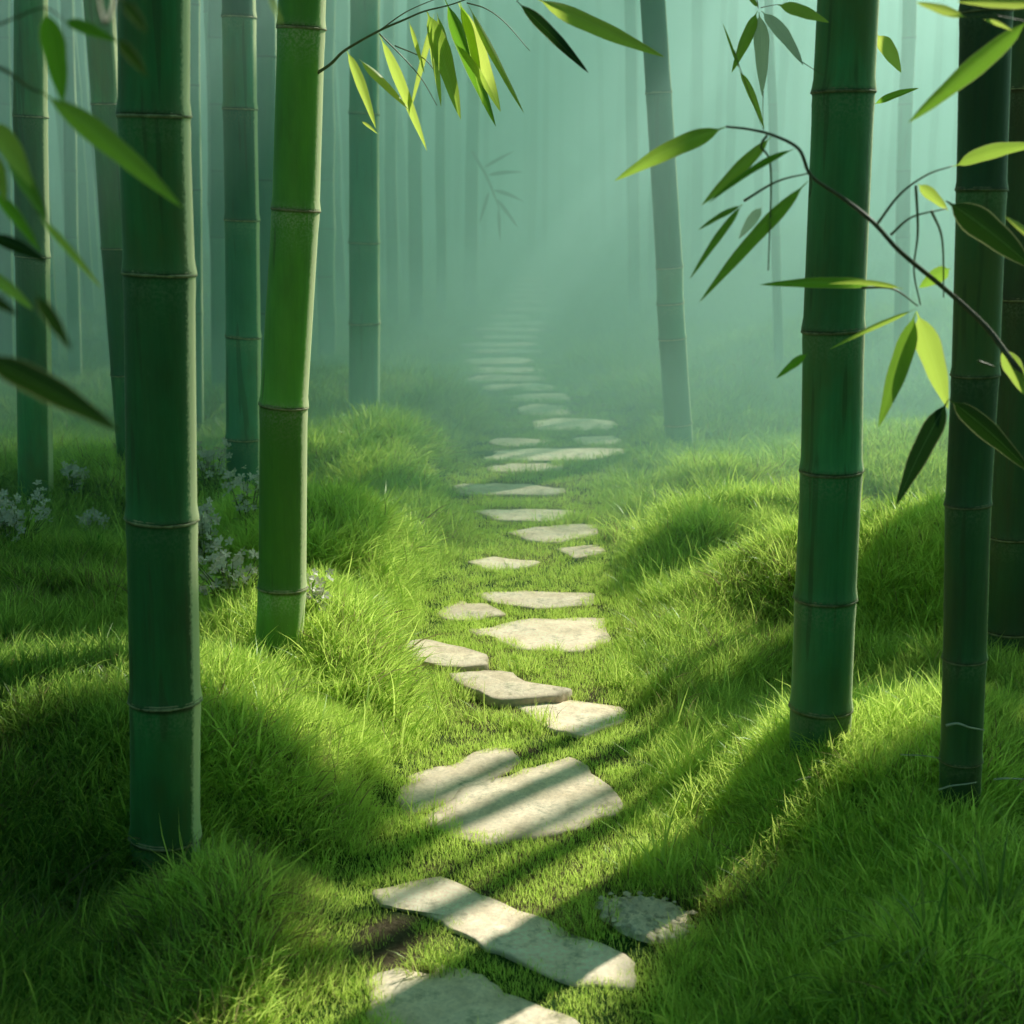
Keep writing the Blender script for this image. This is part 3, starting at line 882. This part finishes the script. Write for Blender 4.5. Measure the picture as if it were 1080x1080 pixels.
BA = bamboo('thick dark green bamboo rising from the front left mound', 176, 915, 163, 69, 72, [122, 288, 546, 737, 881], M_A, M_RING, seed=1)
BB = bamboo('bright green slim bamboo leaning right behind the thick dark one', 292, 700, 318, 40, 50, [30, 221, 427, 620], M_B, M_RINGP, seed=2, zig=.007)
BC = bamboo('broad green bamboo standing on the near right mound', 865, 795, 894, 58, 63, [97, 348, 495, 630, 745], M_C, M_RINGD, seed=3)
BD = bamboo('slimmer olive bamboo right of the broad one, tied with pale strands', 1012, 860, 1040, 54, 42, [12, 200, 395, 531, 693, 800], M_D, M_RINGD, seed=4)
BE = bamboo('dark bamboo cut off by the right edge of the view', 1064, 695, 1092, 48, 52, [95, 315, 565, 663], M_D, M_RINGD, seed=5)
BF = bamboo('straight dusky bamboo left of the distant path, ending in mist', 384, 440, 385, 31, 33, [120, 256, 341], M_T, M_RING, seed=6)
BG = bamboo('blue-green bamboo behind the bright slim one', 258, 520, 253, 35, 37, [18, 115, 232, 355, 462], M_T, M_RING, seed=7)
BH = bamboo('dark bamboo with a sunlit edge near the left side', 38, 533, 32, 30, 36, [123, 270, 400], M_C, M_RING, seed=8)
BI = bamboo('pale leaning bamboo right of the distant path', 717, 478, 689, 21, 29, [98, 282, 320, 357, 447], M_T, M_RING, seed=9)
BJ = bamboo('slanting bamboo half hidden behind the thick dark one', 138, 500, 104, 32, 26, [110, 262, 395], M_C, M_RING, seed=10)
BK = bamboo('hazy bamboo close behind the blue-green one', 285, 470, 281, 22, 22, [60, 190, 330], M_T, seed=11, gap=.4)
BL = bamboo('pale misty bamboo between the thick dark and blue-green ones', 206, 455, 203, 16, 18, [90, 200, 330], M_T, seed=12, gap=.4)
for i, (bx, by, tx, w, lab) in enumerate([
        (415, 345, 410, 12, 'thin misty bamboo just right of the dusky straight one'),
        (440, 348, 436, 14, 'second thin misty bamboo right of the dusky straight one'),
        (466, 335, 463, 10, 'thin misty bamboo left of the path top'),
        (497, 325, 500, 13, 'leaning misty bamboo at the left of the path top'),
        (560, 277, 566, 8, 'slim distant bamboo directly above the end of the path'),
        (574, 276, 578, 6, 'slimmest distant bamboo above the end of the path'),
        (669, 342, 665, 12, 'faint slim bamboo left of the pale leaning one'),
        (822, 395, 812, 9, 'thin faint bamboo left of the broad right one'),
        (8, 400, 2, 14, 'misty bamboo at the extreme left edge'),
        (80, 400, 72, 13, 'misty bamboo between the left edge and the slanting one'),
        (232, 420, 229, 16, 'misty bamboo touching the left of the blue-green one'),
        (950, 400, 958, 14, 'very faint bamboo seen between the two right stems')]):
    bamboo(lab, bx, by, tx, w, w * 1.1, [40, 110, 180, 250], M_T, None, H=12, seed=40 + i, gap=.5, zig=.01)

# the grove behind: individual stems
protos = []
for i in range(6):
    H = 14
    nd = []; s = .3 + i * .03
    while s < H: nd.append(s); s += .36 + .01 * i
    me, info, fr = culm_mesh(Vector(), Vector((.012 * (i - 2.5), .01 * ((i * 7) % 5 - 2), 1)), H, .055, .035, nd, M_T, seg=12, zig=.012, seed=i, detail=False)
    protos.append(me)
r = random.Random(5)
placed = []
n_ = 0
while n_ < 265:
    y = r.uniform(9.5, 34)
    x = r.uniform(-.5, .46) * y * 1.0 + r.uniform(-2, 2)
    d = float(path_dist(x, y))
    px = 540 + x / (y * CP) * F
    if y < 24 and d < .8: continue
    if y < 14 and 350 < px < 1085: continue
    if y < 17 and 690 < px < 1085: continue
    if y < 26 and 340 < px < 640 and r.random() < .2: continue
    if y > 20 and 520 < px < 600 and y < 30: continue
    if px > 640 and r.random() < .35: continue
    if any((x - a) ** 2 + (y - b) ** 2 < .12 for a, b in placed): continue
    if -4.4 < x * math.cos(SUN_AZ) - y * math.sin(SUN_AZ) < -.6 and y < 19: continue      # a glade lets the sun through to the path
    placed.append((x, y)); n_ += 1
    o = link('bamboo', protos[n_ % 6], None, 'slender faint bamboo among many in the deep misty grove', 'bamboo', 'faint bamboo stems deep in the mist')
    o.location = (x, y, hz(x, y)); s_ = r.uniform(.8, 1.5); o.scale = (s_, s_, 1); o.rotation_euler = (0, r.gauss(0, .012), r.uniform(0, 6.28))
# stems standing to the right of the view, whose shadows fall over the path
for i, (x, y, k) in enumerate([(2.50, 5.75, .75), (2.84, 5.78, .8), (3.45, 5.6, 1.0), (2.55, 4.4, 1.0), (3.60, 6.8, .6), (2.98, 6.56, .62)]):
    o = link('bamboo', protos[i % 6], None, 'bamboo standing beyond the right edge whose shadow crosses the path', 'bamboo', 'bamboo stems beyond the right edge')
    o.location = (x, y, hz(x, y)); o.scale = (k, k, 1); o.rotation_euler = (0, 0, i)


# ------------------------------------------------------------------ branches with leaves
def Z1(cx, cy): return cx / 3, cy / 3                    # reading offsets of my close-ups
def Z2(cx, cy): return 320 + cx / 2.7, cy / 2.7
def Z3(cx, cy): return 640 + cx / 2.4545, cy / 2.4545


# two stems just outside the view carry the near branches
for x, y, lab in ((1.30, 2.20, 'bamboo just outside the view on the right, bearing the long arching branch'), (-1.15, 1.55, 'bamboo just outside the view on the left, bearing the blurred branches')):
    o = link('bamboo', protos[0], None, lab, 'bamboo', 'tall bamboo stems of the grove'); o.location = (x, y, hz(x, y)); o.scale = (1.0, 1.0, 1)
RT = lambda z: Vector((1.30 - .03 * z, 2.20, z))
LT = lambda z: Vector((-1.15 - .03 * z, 1.55, z))
ON = lambda b, h: b[1] + b[2] * h


def branch(root, fn, Y, stem, twigs, leaves, stemr=.003, zj=.06, seed=0, m_stem=None):
    """stem / twigs: lists of view directions turned into points at distance Y; leaves: (base, tip, width px, roll, fold, tint)"""
    r = random.Random(seed)
    k = Y / F
    o0 = Vector(root.location)
    def pt(p, dy=0.0): return p if isinstance(p, Vector) else at(*fn(*p), Y + dy)
    mb = MB()
    pts = smooth_pts([pt(p, .02 * math.sin(i * 1.7)) for i, p in enumerate(stem)])
    tube(mb, pts, [stemr * (1.0 - .7 * i / len(pts)) for i in range(len(pts))], 8)
    mb.build('stem', m_stem or M_TWIG, root, loc=o0)
    for tw in twigs:
        mb = MB(); pts = smooth_pts([pt(p) for p in tw])
        tube(mb, pts, [stemr * .42 * (1 - .6 * i / len(pts)) for i in range(len(pts))], 6)
        mb.build('twig', M_TWIG, root, loc=o0)
    for lf in leaves:
        a, b, w, roll, fold, tint = lf[:6]; dy = lf[6] if len(lf) > 6 else 0
        mb = MB()
        sc_ = {Z1: 3, Z2: 2.7, Z3: 2.4545}[fn]
        dz = r.uniform(-zj, zj)
        p0 = pt(a, dy); p1 = pt(b, dy + dz)
        leaf(mb, p0, p1, w / sc_ * (Y + dy) / F / max(.45, math.cos(roll)), roll, r.uniform(.0, .05), fold, tint)
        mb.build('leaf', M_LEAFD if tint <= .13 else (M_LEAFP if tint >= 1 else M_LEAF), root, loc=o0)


# branch growing from the slim bright bamboo
def branch_on(parent_obj, origin, *a, **k):
    """leafy branch as a part of the bamboo it grows from: stem mesh is the part, leaves and twigs its sub-parts"""
    fn, Y, stem, twigs, leaves = a
    seed = k.get('seed', 0); stemr = k.get('stemr', .003)
    r = random.Random(seed)
    def pt(p, dy=0.0): return at(*fn(*p), Y + dy) - origin
    mb = MB(); pts = smooth_pts([pt(p) for p in stem])
    tube(mb, pts, [stemr * (1.0 - .7 * i / len(pts)) for i in range(len(pts))], 8)
    br = mb.build('branch', M_TWIG, parent_obj)
    for tw in twigs:
        mb = MB(); q = smooth_pts([pt(p) for p in tw])
        tube(mb, q, [stemr * .42 * (1 - .6 * i / len(q)) for i in range(len(q))], 6)
        mb.build('twig', M_TWIG, br)
    for lf in leaves:
        a_, b2, w, roll, fold, tint = lf[:6]
        mb = MB(); p0 = pt(a_); p1 = pt(b2, r.uniform(-.08, .08))
        leaf(mb, p0 + origin, p1 + origin, w / 2.7 * Y / F / max(.45, math.cos(roll)), roll, r.uniform(0, .05), fold, tint)
        mb.V = [tuple(Vector(v) - origin) for v in mb.V]
        mb.build('leaf', M_LEAF, br)


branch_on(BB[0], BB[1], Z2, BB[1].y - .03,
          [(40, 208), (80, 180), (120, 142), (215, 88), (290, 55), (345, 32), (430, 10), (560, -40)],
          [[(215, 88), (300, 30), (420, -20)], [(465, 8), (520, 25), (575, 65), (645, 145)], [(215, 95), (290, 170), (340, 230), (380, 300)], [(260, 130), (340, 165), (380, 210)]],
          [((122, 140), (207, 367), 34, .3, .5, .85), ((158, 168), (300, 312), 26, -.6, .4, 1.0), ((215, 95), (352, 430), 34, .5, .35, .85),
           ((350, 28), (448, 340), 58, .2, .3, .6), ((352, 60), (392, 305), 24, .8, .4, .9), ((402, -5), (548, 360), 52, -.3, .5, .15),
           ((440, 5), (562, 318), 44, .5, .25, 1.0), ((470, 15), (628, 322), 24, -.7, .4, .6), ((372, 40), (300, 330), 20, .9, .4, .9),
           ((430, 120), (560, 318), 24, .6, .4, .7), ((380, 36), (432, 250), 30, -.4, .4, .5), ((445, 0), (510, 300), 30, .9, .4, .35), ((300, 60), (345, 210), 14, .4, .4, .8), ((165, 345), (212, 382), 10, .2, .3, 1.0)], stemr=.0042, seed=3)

# twig with two big leaves hanging in from above
o = empty('bamboo_branch', at(600, -30, 2.6), 'leafy twig with two long leaves hanging in at the top centre', 'branch', 'leafy branches reaching into view')
branch(o, Z2, 2.6, [ON(BC, 2.35), Vector((.62, 2.9, 2.32)), (760, -110), (620, -40), (560, -60)], [[(620, -40), (615, -10), (608, 5)]],
       [((606, 2), (812, 208), 40, .3, .5, .12), ((655, -8), (1028, 162), 58, -.35, .55, .75), ((520, -60), (640, -20), 30, .2, .4, .7)], seed=4)

# the hub of pale leaves at the top, right of centre
o = empty('bamboo_branch', at(800, -30, 2.9), 'hanging sprig of pale star-like leaves left of the broad right bamboo', 'branch', 'leafy branches reaching into view')
branch(o, Z3, 2.9, [ON(BC, 2.15), (470, -90), (390, -50), (392, 22)], [[(405, 235), (404, 280), (405, 338)], [(330, 130), (350, 190), (405, 338)], [(398, 20), (440, 12), (470, 14)], [(505, 160), (560, 195)]],
       [((390, 28), (323, 188), 36, .4, .5, .5), ((394, 30), (402, 250), 42, .75, .15, 1.0), ((400, 28), (508, 168), 36, .7, .15, 1.0), ((440, 12), (575, 58), 34, .3, .25, .9),
        ((342, 180), (408, 335), 22, .5, .5, .8), ((392, 20), (355, -30), 14, .2, .3, .6), ((345, 185), (300, 60), 8, .2, .3, .5)], seed=5, stemr=.002)

# long branch crossing the right side
o = empty('bamboo_branch', at(1130, 440, 2.15), 'long arching branch crossing in front of the broad right bamboo', 'branch', 'leafy branches reaching into view')
branch(o, Z3, 2.15, [RT(.98), Vector((1.08, 2.16, 1.10)), (1230, 1090), (1080, 970), (985, 850), (880, 752), (760, 652), (690, 576), (610, 512), (530, 456), (497, 386), (430, 350), (370, 335), (310, 328)],
       [[(700, 580), (760, 502), (830, 452), (895, 430)], [(735, 608), (790, 562), (880, 540)], [(800, 480), (805, 600), (795, 700), (812, 790)], [(840, 545), (868, 620), (872, 770)],
        [(527, 455), (529, 480), (524, 512)], [(660, 745), (740, 748), (805, 792)], [(355, 520), (440, 470), (525, 448)], [(415, 350), (400, 380), (425, 440), (418, 700)], [(960, 935), (1005, 950)]],
       [((310, 328), (20, 468), 54, .25, .35, .45), ((428, 352), (245, 532), 40, .3, .5, .5), ((490, 383), (262, 527), 20, -.8, .5, .15), ((522, 468), (240, 782), 46, .35, .6, .3),
        ((352, 528), (215, 722), 24, .4, .5, .25), ((350, 530), (236, 596), 17, .5, .4, .25), ((402, 535), (342, 618), 30, .1, .2, 1.0),
        ((895, 432), (1120, 375), 48, .5, .55, .55), ((878, 520), (1110, 700), 86, .1, .35, .08), ((805, 476), (884, 545), 34, .1, .3, .75),
        ((890, 695), (808, 745), 46, .2, .2, .35), ((720, 735), (396, 737), 34, .2, .3, .2), ((770, 748), (572, 735), 16, -.2, .3, .7),
        ((800, 800), (573, 906), 17, .4, .5, .6), ((800, 806), (703, 1106), 66, .25, .55, .3), ((802, 806), (884, 1060), 72, .1, .22, .72),
        ((520, 915), (438, 980), 26, .3, .4, .15), ((1020, 900), (1092, 1032), 54, .2, .3, .7), ((884, 1035), (748, 1310), 64, .15, .3, .06), ((884, 1032), (1100, 1225), 62, -.1, .3, .08)],
       seed=6, stemr=.0052, m_stem=M_TWIGD)

# big leaves in the upper right corner
o = empty('bamboo_branch', at(1120, 0, 1.9), 'close leafy twig with a big dark leaf in the upper right corner', 'branch', 'leafy branches reaching into view')
branch(o, Z3, 1.9, [RT(1.75), Vector((1.0, 2.0, 1.72)), (1160, -60), (1120, 10), (1110, 60)], [[(1120, 10), (1100, 5), (1080, 4)], [(930, 45), (1000, 40), (1110, 60)]],
       [((1100, 45), (780, 318), 66, .2, .6, .25), ((1130, 8), (905, 4), 30, .6, .3, .95), ((930, 45), (800, 6), 26, .4, .2, .9), ((975, 50), (1050, 80), 12, .3, .3, .9),
        ((1130, 640), (1030, 560), 20, .5, .3, .9)], seed=7, stemr=.0026)
o = empty('bamboo_branch', at(940, 20, 3.0), 'small twig with soft yellow leaves just right of the broad bamboo', 'branch', 'leafy branches reaching into view')
branch(o, Z3, 3.4, [ON(BC, 1.95), (600, -20), (650, 40), (700, 90)], [[(640, 280), (690, 272)]],
       [((698, 88), (762, 188), 42, .2, .2, .95), ((688, 272), (808, 228), 20, .4, .3, .25)], seed=8, stemr=.003)

# blurred leaves close on the left
o = empty('bamboo_branch', at(-60, 60, 1.35), 'blurred leafy branch close by in the upper left corner', 'branch', 'leafy branches reaching into view')
branch(o, Z1, 1.35, [LT(1.75), (-260, 150), (-80, 190), (20, 225), (90, 275), (140, 295)], [[(-60, 100), (40, 60), (140, 25), (200, 62)], [(-260, 420), (-80, 390), (-20, 400)], [(40, 250), (60, 500), (120, 680)], [(-200, 700), (-60, 735), (-20, 745)], [(-200, 840), (-20, 860)]],
       [((130, 290), (580, 660), 88, .2, .45, .45), ((-40, 380), (104, 595), 78, .25, .3, .95), ((10, 470), (150, 705), 60, .2, .5, .2), ((118, 680), (322, 914), 30, .5, .4, .95),
        ((-40, 745), (152, 830), 52, .2, .4, .12), ((-60, 860), (107, 982), 46, .5, .4, .5), ((142, 28), (200, 330), 84, .3, .3, .2), ((198, 64), (372, 132), 48, .3, .5, .2),
        ((-30, 470), (20, 640), 50, .3, .3, .8), ((-30, 600), (130, 800), 46, .4, .4, .15)], seed=9, stemr=.003, zj=.1)
o = empty('bamboo_branch', at(-60, 370, 1.0), 'very blurred dark leaf pair close by at the left edge', 'branch', 'leafy branches reaching into view')
branch(o, Z1, 1.05, [LT(1.25), (-300, 1000), (-120, 1090), (-60, 1125)], [[(-120, 1000), (20, 930)]],
       [((-80, 1120), (380, 1365), 105, .3, .3, .05), ((110, 930), (225, 1110), 50, .3, .3, .08), ((-60, 940), (60, 1000), 40, .3, .3, .1)], seed=10)
o = empty('bamboo_branch', at(140, -40, 1.15), 'blurred faint leaves hanging over the top of the thick dark bamboo', 'branch', 'leafy branches reaching into view')
branch(o, Z1, 1.15, [ON(BA, 2.5), Vector((-.55, 2.0, 2.1)), (300, -100), (370, -30), (385, 0)], [[(370, -30), (365, 60), (368, 120)]],
       [((385, 0), (468, 108), 40, .3, .3, .1), ((368, 118), (468, 245), 40, .3, .3, .12), ((850, -20), (893, 82), 18, .3, .3, .9)], seed=12)
# faint spray far back over the path
o = empty('bamboo_branch', at(560, 200, 16), 'faint misty spray of leaves hanging above the distant path', 'branch', 'leafy branches reaching into view')
branch(o, Z2, 16, [(480, 430), (520, 500), (545, 560), (560, 600)], [],
       [((520, 500), (625, 490), 12, .2, .3, .1), ((535, 540), (628, 575), 12, .2, .3, .1), ((545, 560), (612, 650), 12, .2, .3, .1), ((530, 540), (500, 640), 10, .2, .3, .1),
        ((555, 590), (560, 690), 10, .2, .3, .1), ((510, 480), (600, 430), 10, .2, .3, .1)], seed=13, stemr=.02)


# ------------------------------------------------------------------ pale flowering plants on the left
def flower(px, py, label, n, h, spread, seed, Y=None):
    p = ground_hit(px, py); r = random.Random(seed)
    o = empty('flowering_plant', p, label, 'plant', 'pale flowering plants on the shaded left slope')
    ms, ml, mp_ = MB(), MB(), MB()
    for i in range(n):
        a = r.uniform(0, 6.283); s = r.random() * spread; hh = h * r.uniform(.4, 1)
        e = Vector((math.cos(a) * s, math.sin(a) * s, hh))
        st = Vector((e.x * .2, e.y * .2, -.01))
        tube(ms, [st, st.lerp(e, .5) + Vector((0, 0, .02)), e], [.0018, .0014, .001], 5)
        for k in range(4):
            c = st.lerp(e, r.uniform(.2, .9)); d = Vector((r.gauss(0, 1), r.gauss(0, 1), r.gauss(.2, .5))).normalized()
            leaf(ml, c, c + d * r.uniform(.02, .045), .014, r.uniform(-1, 1), .05, .3, r.random() * .6, n=5)
        for q in range(r.randint(2, 5)):
            c = e + Vector((r.gauss(0, .016), r.gauss(0, .016), r.gauss(0, .016)))
            nr = Vector((r.gauss(0, .6), -.6 + r.gauss(0, .5), .8)).normalized()
            a1 = nr.orthogonal().normalized(); b1 = nr.cross(a1); R0 = r.uniform(.012, .020)
            for w in range(5):
                t = w * 1.2566 + r.random() * .3; t1, t2 = t - .45, t + .45
                V = [c, c + (a1 * math.cos(t1) + b1 * math.sin(t1)) * R0 * .7 + nr * .003, c + (a1 * math.cos(t) + b1 * math.sin(t)) * R0 + nr * .004,
                     c + (a1 * math.cos(t2) + b1 * math.sin(t2)) * R0 * .7 + nr * .003]
                mp_.add(V, [(0, 1, 2, 3)], along=1.0, tint=r.random())
    ms.build('stem', M_TWIG, o); ml.build('foliage', M_TUFT, o); mp_.build('blossom', M_PETAL, o)


for i, a in enumerate([(15, 590, 'dense pale-flowered plant at the left edge under the sunlit bamboo', 22, .13, .12),
                       (222, 525, 'small pale-flowered plant beside the blue-green bamboo foot', 14, .14, .09),
                       (218, 610, 'pale-flowered plant touching the right side of the thick dark bamboo', 18, .14, .08),
                       (245, 640, 'low spreading pale-flowered plant left of the slim bright bamboo', 18, .09, .11),
                       (262, 560, 'sparse pale-flowered plant between the bamboo feet', 9, .12, .08),
                       (80, 530, 'tiny pale-flowered plant right of the sunlit-edged bamboo', 7, .08, .05),
                       (98, 570, 'lone low pale-flowered plant in the left shade', 5, .06, .05),
                       (330, 665, 'tiny pale-flowered plant behind the slim bright bamboo', 6, .08, .05)]):
    flower(a[0], a[1], a[2], int(a[3] * 1.6), a[4] * 1.75, a[5] * 1.1, seed=60 + i)

# leafy young stems on the left edge and beyond the right mound
for i, a in enumerate([(8, 490, 'tall leafy weed at the left edge behind the flowers', 34, .24, .007, .8, .35, .08),
                       (935, 520, 'slender seedling stalks seen between the right bamboos', 14, .18, .004, .5, .6, .09),
                       (905, 500, 'faint leafy weed behind the broad right bamboo', 16, .16, .005, .8, .4, .08)]):
    tuft(*a, seed=90 + i)

# dry strands and sticks by the olive bamboo
def stick(pts, Y, rad, label, px=True):
    P = smooth_pts([at(a, b, Y + dy) for a, b, dy in pts], 4)
    mb = MB(); tube(mb, P, [rad * (1 - .5 * i / len(P)) for i in range(len(P))], 6)
    o = mb.build('dry_twig', M_DRY, loc=P[0]); o.location = P[0]
    tag(o, label, 'twig', 'pale dry twigs by the olive bamboo')


YD = BD[1].y
stick([(998, 765, -.06), (1010, 763, -.07), (1022, 767, -.065), (1038, 770, -.04)], YD, .0028, 'short pale split twig stuck across the olive bamboo')
stick([(990, 833, -.06), (1002, 829, -.06), (1018, 827, -.06), (1030, 825, -.05)], YD, .0018, 'thin pale strand round the foot of the olive bamboo')
stick([(1048, 822, 0), (1062, 821, 0), (1090, 822, .02)], YD, .0024, 'straight pale twig in the grass at the right edge')
stick([(950, 796, 0), (975, 797, 0), (992, 800, -.02)], YD, .0012, 'hair-thin pale straw leading to the olive bamboo')
stick([(968, 1068, 0), (985, 1076, 0), (1000, 1084, 0)], 2.2, .0035, 'short pale stick lying at the bottom edge of the shade')


# ------------------------------------------------------------------ unseen leaf clumps added overhead to shade chosen spots
def build_sun_blockers():
    V, T = [], []
    def cloud(c, R3, n, L, W):
        q = rng.normal(size=(n, 3)); q /= np.linalg.norm(q, axis=1)[:, None]; q *= rng.random((n, 1)) ** .4
        P = np.array(c) + q * np.array(R3)
        d = rng.normal(size=(n, 3)) * (1, 1, .6) + (0, 0, -.5); d /= np.linalg.norm(d, axis=1)[:, None]
        s = np.cross(d, rng.normal(size=(n, 3))); s /= np.linalg.norm(s, axis=1)[:, None]
        l = L * rng.uniform(.6, 1.2, (n, 1)); w = W * rng.uniform(.7, 1.2, (n, 1))
        V.append(np.stack([P - d * l / 2, P - s * w / 2 - d * l * .1, P + d * l / 2, P + s * w / 2 - d * l * .1], 1).reshape(-1, 3)); T.append(np.repeat(rng.random(n), 4))
    def shade(px, py, r, dist=8.0, dens=4.6):
        r *= 1.15
        p = ground_hit(px, py); c = p + SUN * dist
        L, W = .13, .022
        n = int(math.pi * r * r * dens / (L * W * .5) * 1.3)
        cloud(c, (r, r, r), n, L, W)
    for s in SHADES: shade(*s)
    # dense leaf roof added to darken the middle distance
    for y in np.arange(6.15, 10.5, .75):
        for x in np.arange(-6, 6.5, .85):
            if rng.random() < (.12 if y < 7.5 else .45): continue
            px_, py_ = x + rng.normal() * .2, y + rng.normal() * .2
            if y < 7.0 and x > .25 and x < 2.1: continue
            c = Vector((px_, py_, .1)) + SUN * rng.uniform(11, 14)
            cloud(c, (.62, .62, .45), 300, .2, .034)
    # long bars of foliage whose shade draws shafts in the mist
    for k in range(4):
        cloud((7.5 + k * 2.3, 23.5, 8.6 + .5 * (k % 2)), (.36 + .1 * (k % 3), 4.5, .36), 1400, .3, .05)
    # open leaf roof added over the rest of the grove
    for i in range(110):
        x = rng.uniform(-14, 30); y = rng.uniform(24, 60); z = rng.uniform(8.5, 13)
        cloud((x, y, z), (1.1, 1.1, .5), 130, .42, .07)
    for i in range(60):
        x = rng.uniform(-14, -3); y = rng.uniform(2, 24); z = rng.uniform(8, 11)
        cloud((x, y, z), (1.0, 1.0, .5), 130, .36, .06)
    V_ = np.concatenate(V); n = len(V_) // 4
    Fc = np.arange(n * 4).reshape(n, 4)
    me = mesh('sun_blocker_foliage', V_, Fc, M_BLOCKER, smooth=False, attrs={'tint': np.concatenate(T), 'along': np.full(n * 4, .8)})
    link('sun_blocker_foliage', me, kind='stuff', label='unseen leaf clumps added high above the path to block the sun')
    print('sun blocker leaves', n)


SHADES = [
    (40, 600, .55), (100, 640, .45), (20, 700, .38), (60, 540, .6), (170, 560, .5), (270, 580, .3),
    (60, 960, .22), (150, 960, .20), (60, 1050, .22), (180, 1040, .12), (250, 900, .12), (0, 880, .16),
    (90, 1010, .26), (20, 960, .25),
    (330, 880, .12), (390, 850, .10), (300, 870, .12), (380, 910, .09),
    (900, 1000, .25), (980, 940, .22), (1050, 1000, .24), (800, 1070, .2), (1040, 880, .2), (940, 900, .14), (880, 950, .16), (820, 1010, .2), (960, 1060, .3), (1060, 940, .25),
    (790, 765, .15), (830, 725, .14), (960, 690, .22), (1010, 740, .2), (690, 620, .13), (720, 760, .06),
]
build_sun_blockers()

# ------------------------------------------------------------------ mist bank
def build_mist():
    def wedge(name, y0, y1, hw, top0, slope, density, colr, aniso, label):
        V = [(-hw, y0, -3), (hw, y0, -3), (hw, y1, -3), (-hw, y1, -3), (-hw, y0, top0), (hw, y0, top0), (hw, y1, top0 + slope * (y1 - y0)), (-hw, y1, top0 + slope * (y1 - y0))]
        Fc = [(0, 3, 2, 1), (4, 5, 6, 7), (0, 1, 5, 4), (1, 2, 6, 5), (2, 3, 7, 6), (3, 0, 4, 7)]
        m, ns, ls = nt(name)
        va = N(ns, 'ShaderNodeVolumeAbsorption'); va.inputs['Color'].default_value = (*colr, 1); va.inputs['Density'].default_value = density
        ad = N(ns, 'ShaderNodeAddShader')
        vs = N(ns, 'ShaderNodeVolumeScatter'); vs.inputs['Color'].default_value = (*colr, 1); vs.inputs['Density'].default_value = density; vs.inputs['Anisotropy'].default_value = aniso
        o_ = N(ns, 'ShaderNodeOutputMaterial'); ls.new(vs.outputs[0], ad.inputs[0]); ls.new(va.outputs[0], ad.inputs[1]); ls.new(ad.outputs[0], o_.inputs['Volume'])
        link(name, mesh(name, V, Fc, m, smooth=False), label=label, kind='stuff')
    c = (.66, 1.0, .93)
    wedge('mist', 4.7, 90, 60, 2.2, .155, MIST[0], c, .42, 'thin green mist hanging over the grass')
    wedge('mist', 5.75, 88, 58, .62, .012, .085, (.64, 1.0, .93), .3, 'low bank of mist lying on the ground past the sunlit mounds')
    wedge('mist', 6.2, 90, 62, 2.35, .157, MIST[1], c, .42, 'thicker teal mist filling the grove behind')


MIST = (.08, .075)
build_mist()

# ------------------------------------------------------------------ light
w = bpy.data.worlds.new('World'); sc.world = w; w.use_nodes = True
ns, ls = w.node_tree.nodes, w.node_tree.links; ns.clear()
sky = ns.new('ShaderNodeTexSky'); sky.sky_type = 'NISHITA'; sky.sun_disc = False
sky.sun_elevation = SUN_EL; sky.sun_rotation = SUN_AZ; sky.dust_density = 2.0; sky.air_density = 1.0
tint = mixc(ns, ls, 1.0, sky.outputs[0], (.50, 1.0, .66), 'MULTIPLY')
bg = ns.new('ShaderNodeBackground'); bg.inputs[1].default_value = .08
ls.new(tint, bg.inputs[0])
wo = ns.new('ShaderNodeOutputWorld'); ls.new(bg.outputs[0], wo.inputs[0])
sl = bpy.data.lights.new('sun', 'SUN'); sl.energy = 5.0; sl.angle = R(.6); sl.color = (1.0, .965, .85)
so = bpy.data.objects.new('sun', sl); col.objects.link(so)
so.rotation_euler = SUN.to_track_quat('Z', 'Y').to_euler(); so.location = SUN * 30

# ------------------------------------------------------------------ render
sc.view_settings.view_transform = 'Standard'; sc.view_settings.look = 'None'; sc.view_settings.exposure = 0; sc.view_settings.gamma = 1
cy = sc.cycles
cy.max_bounces = 8; cy.diffuse_bounces = 4; cy.glossy_bounces = 2; cy.transmission_bounces = 3; cy.volume_bounces = 2; cy.transparent_max_bounces = 8
cy.caustics_reflective = False; cy.caustics_refractive = False
cy.sample_clamp_indirect = 4
cy.use_denoising = True
cy.use_adaptive_sampling = True; cy.adaptive_threshold = .03
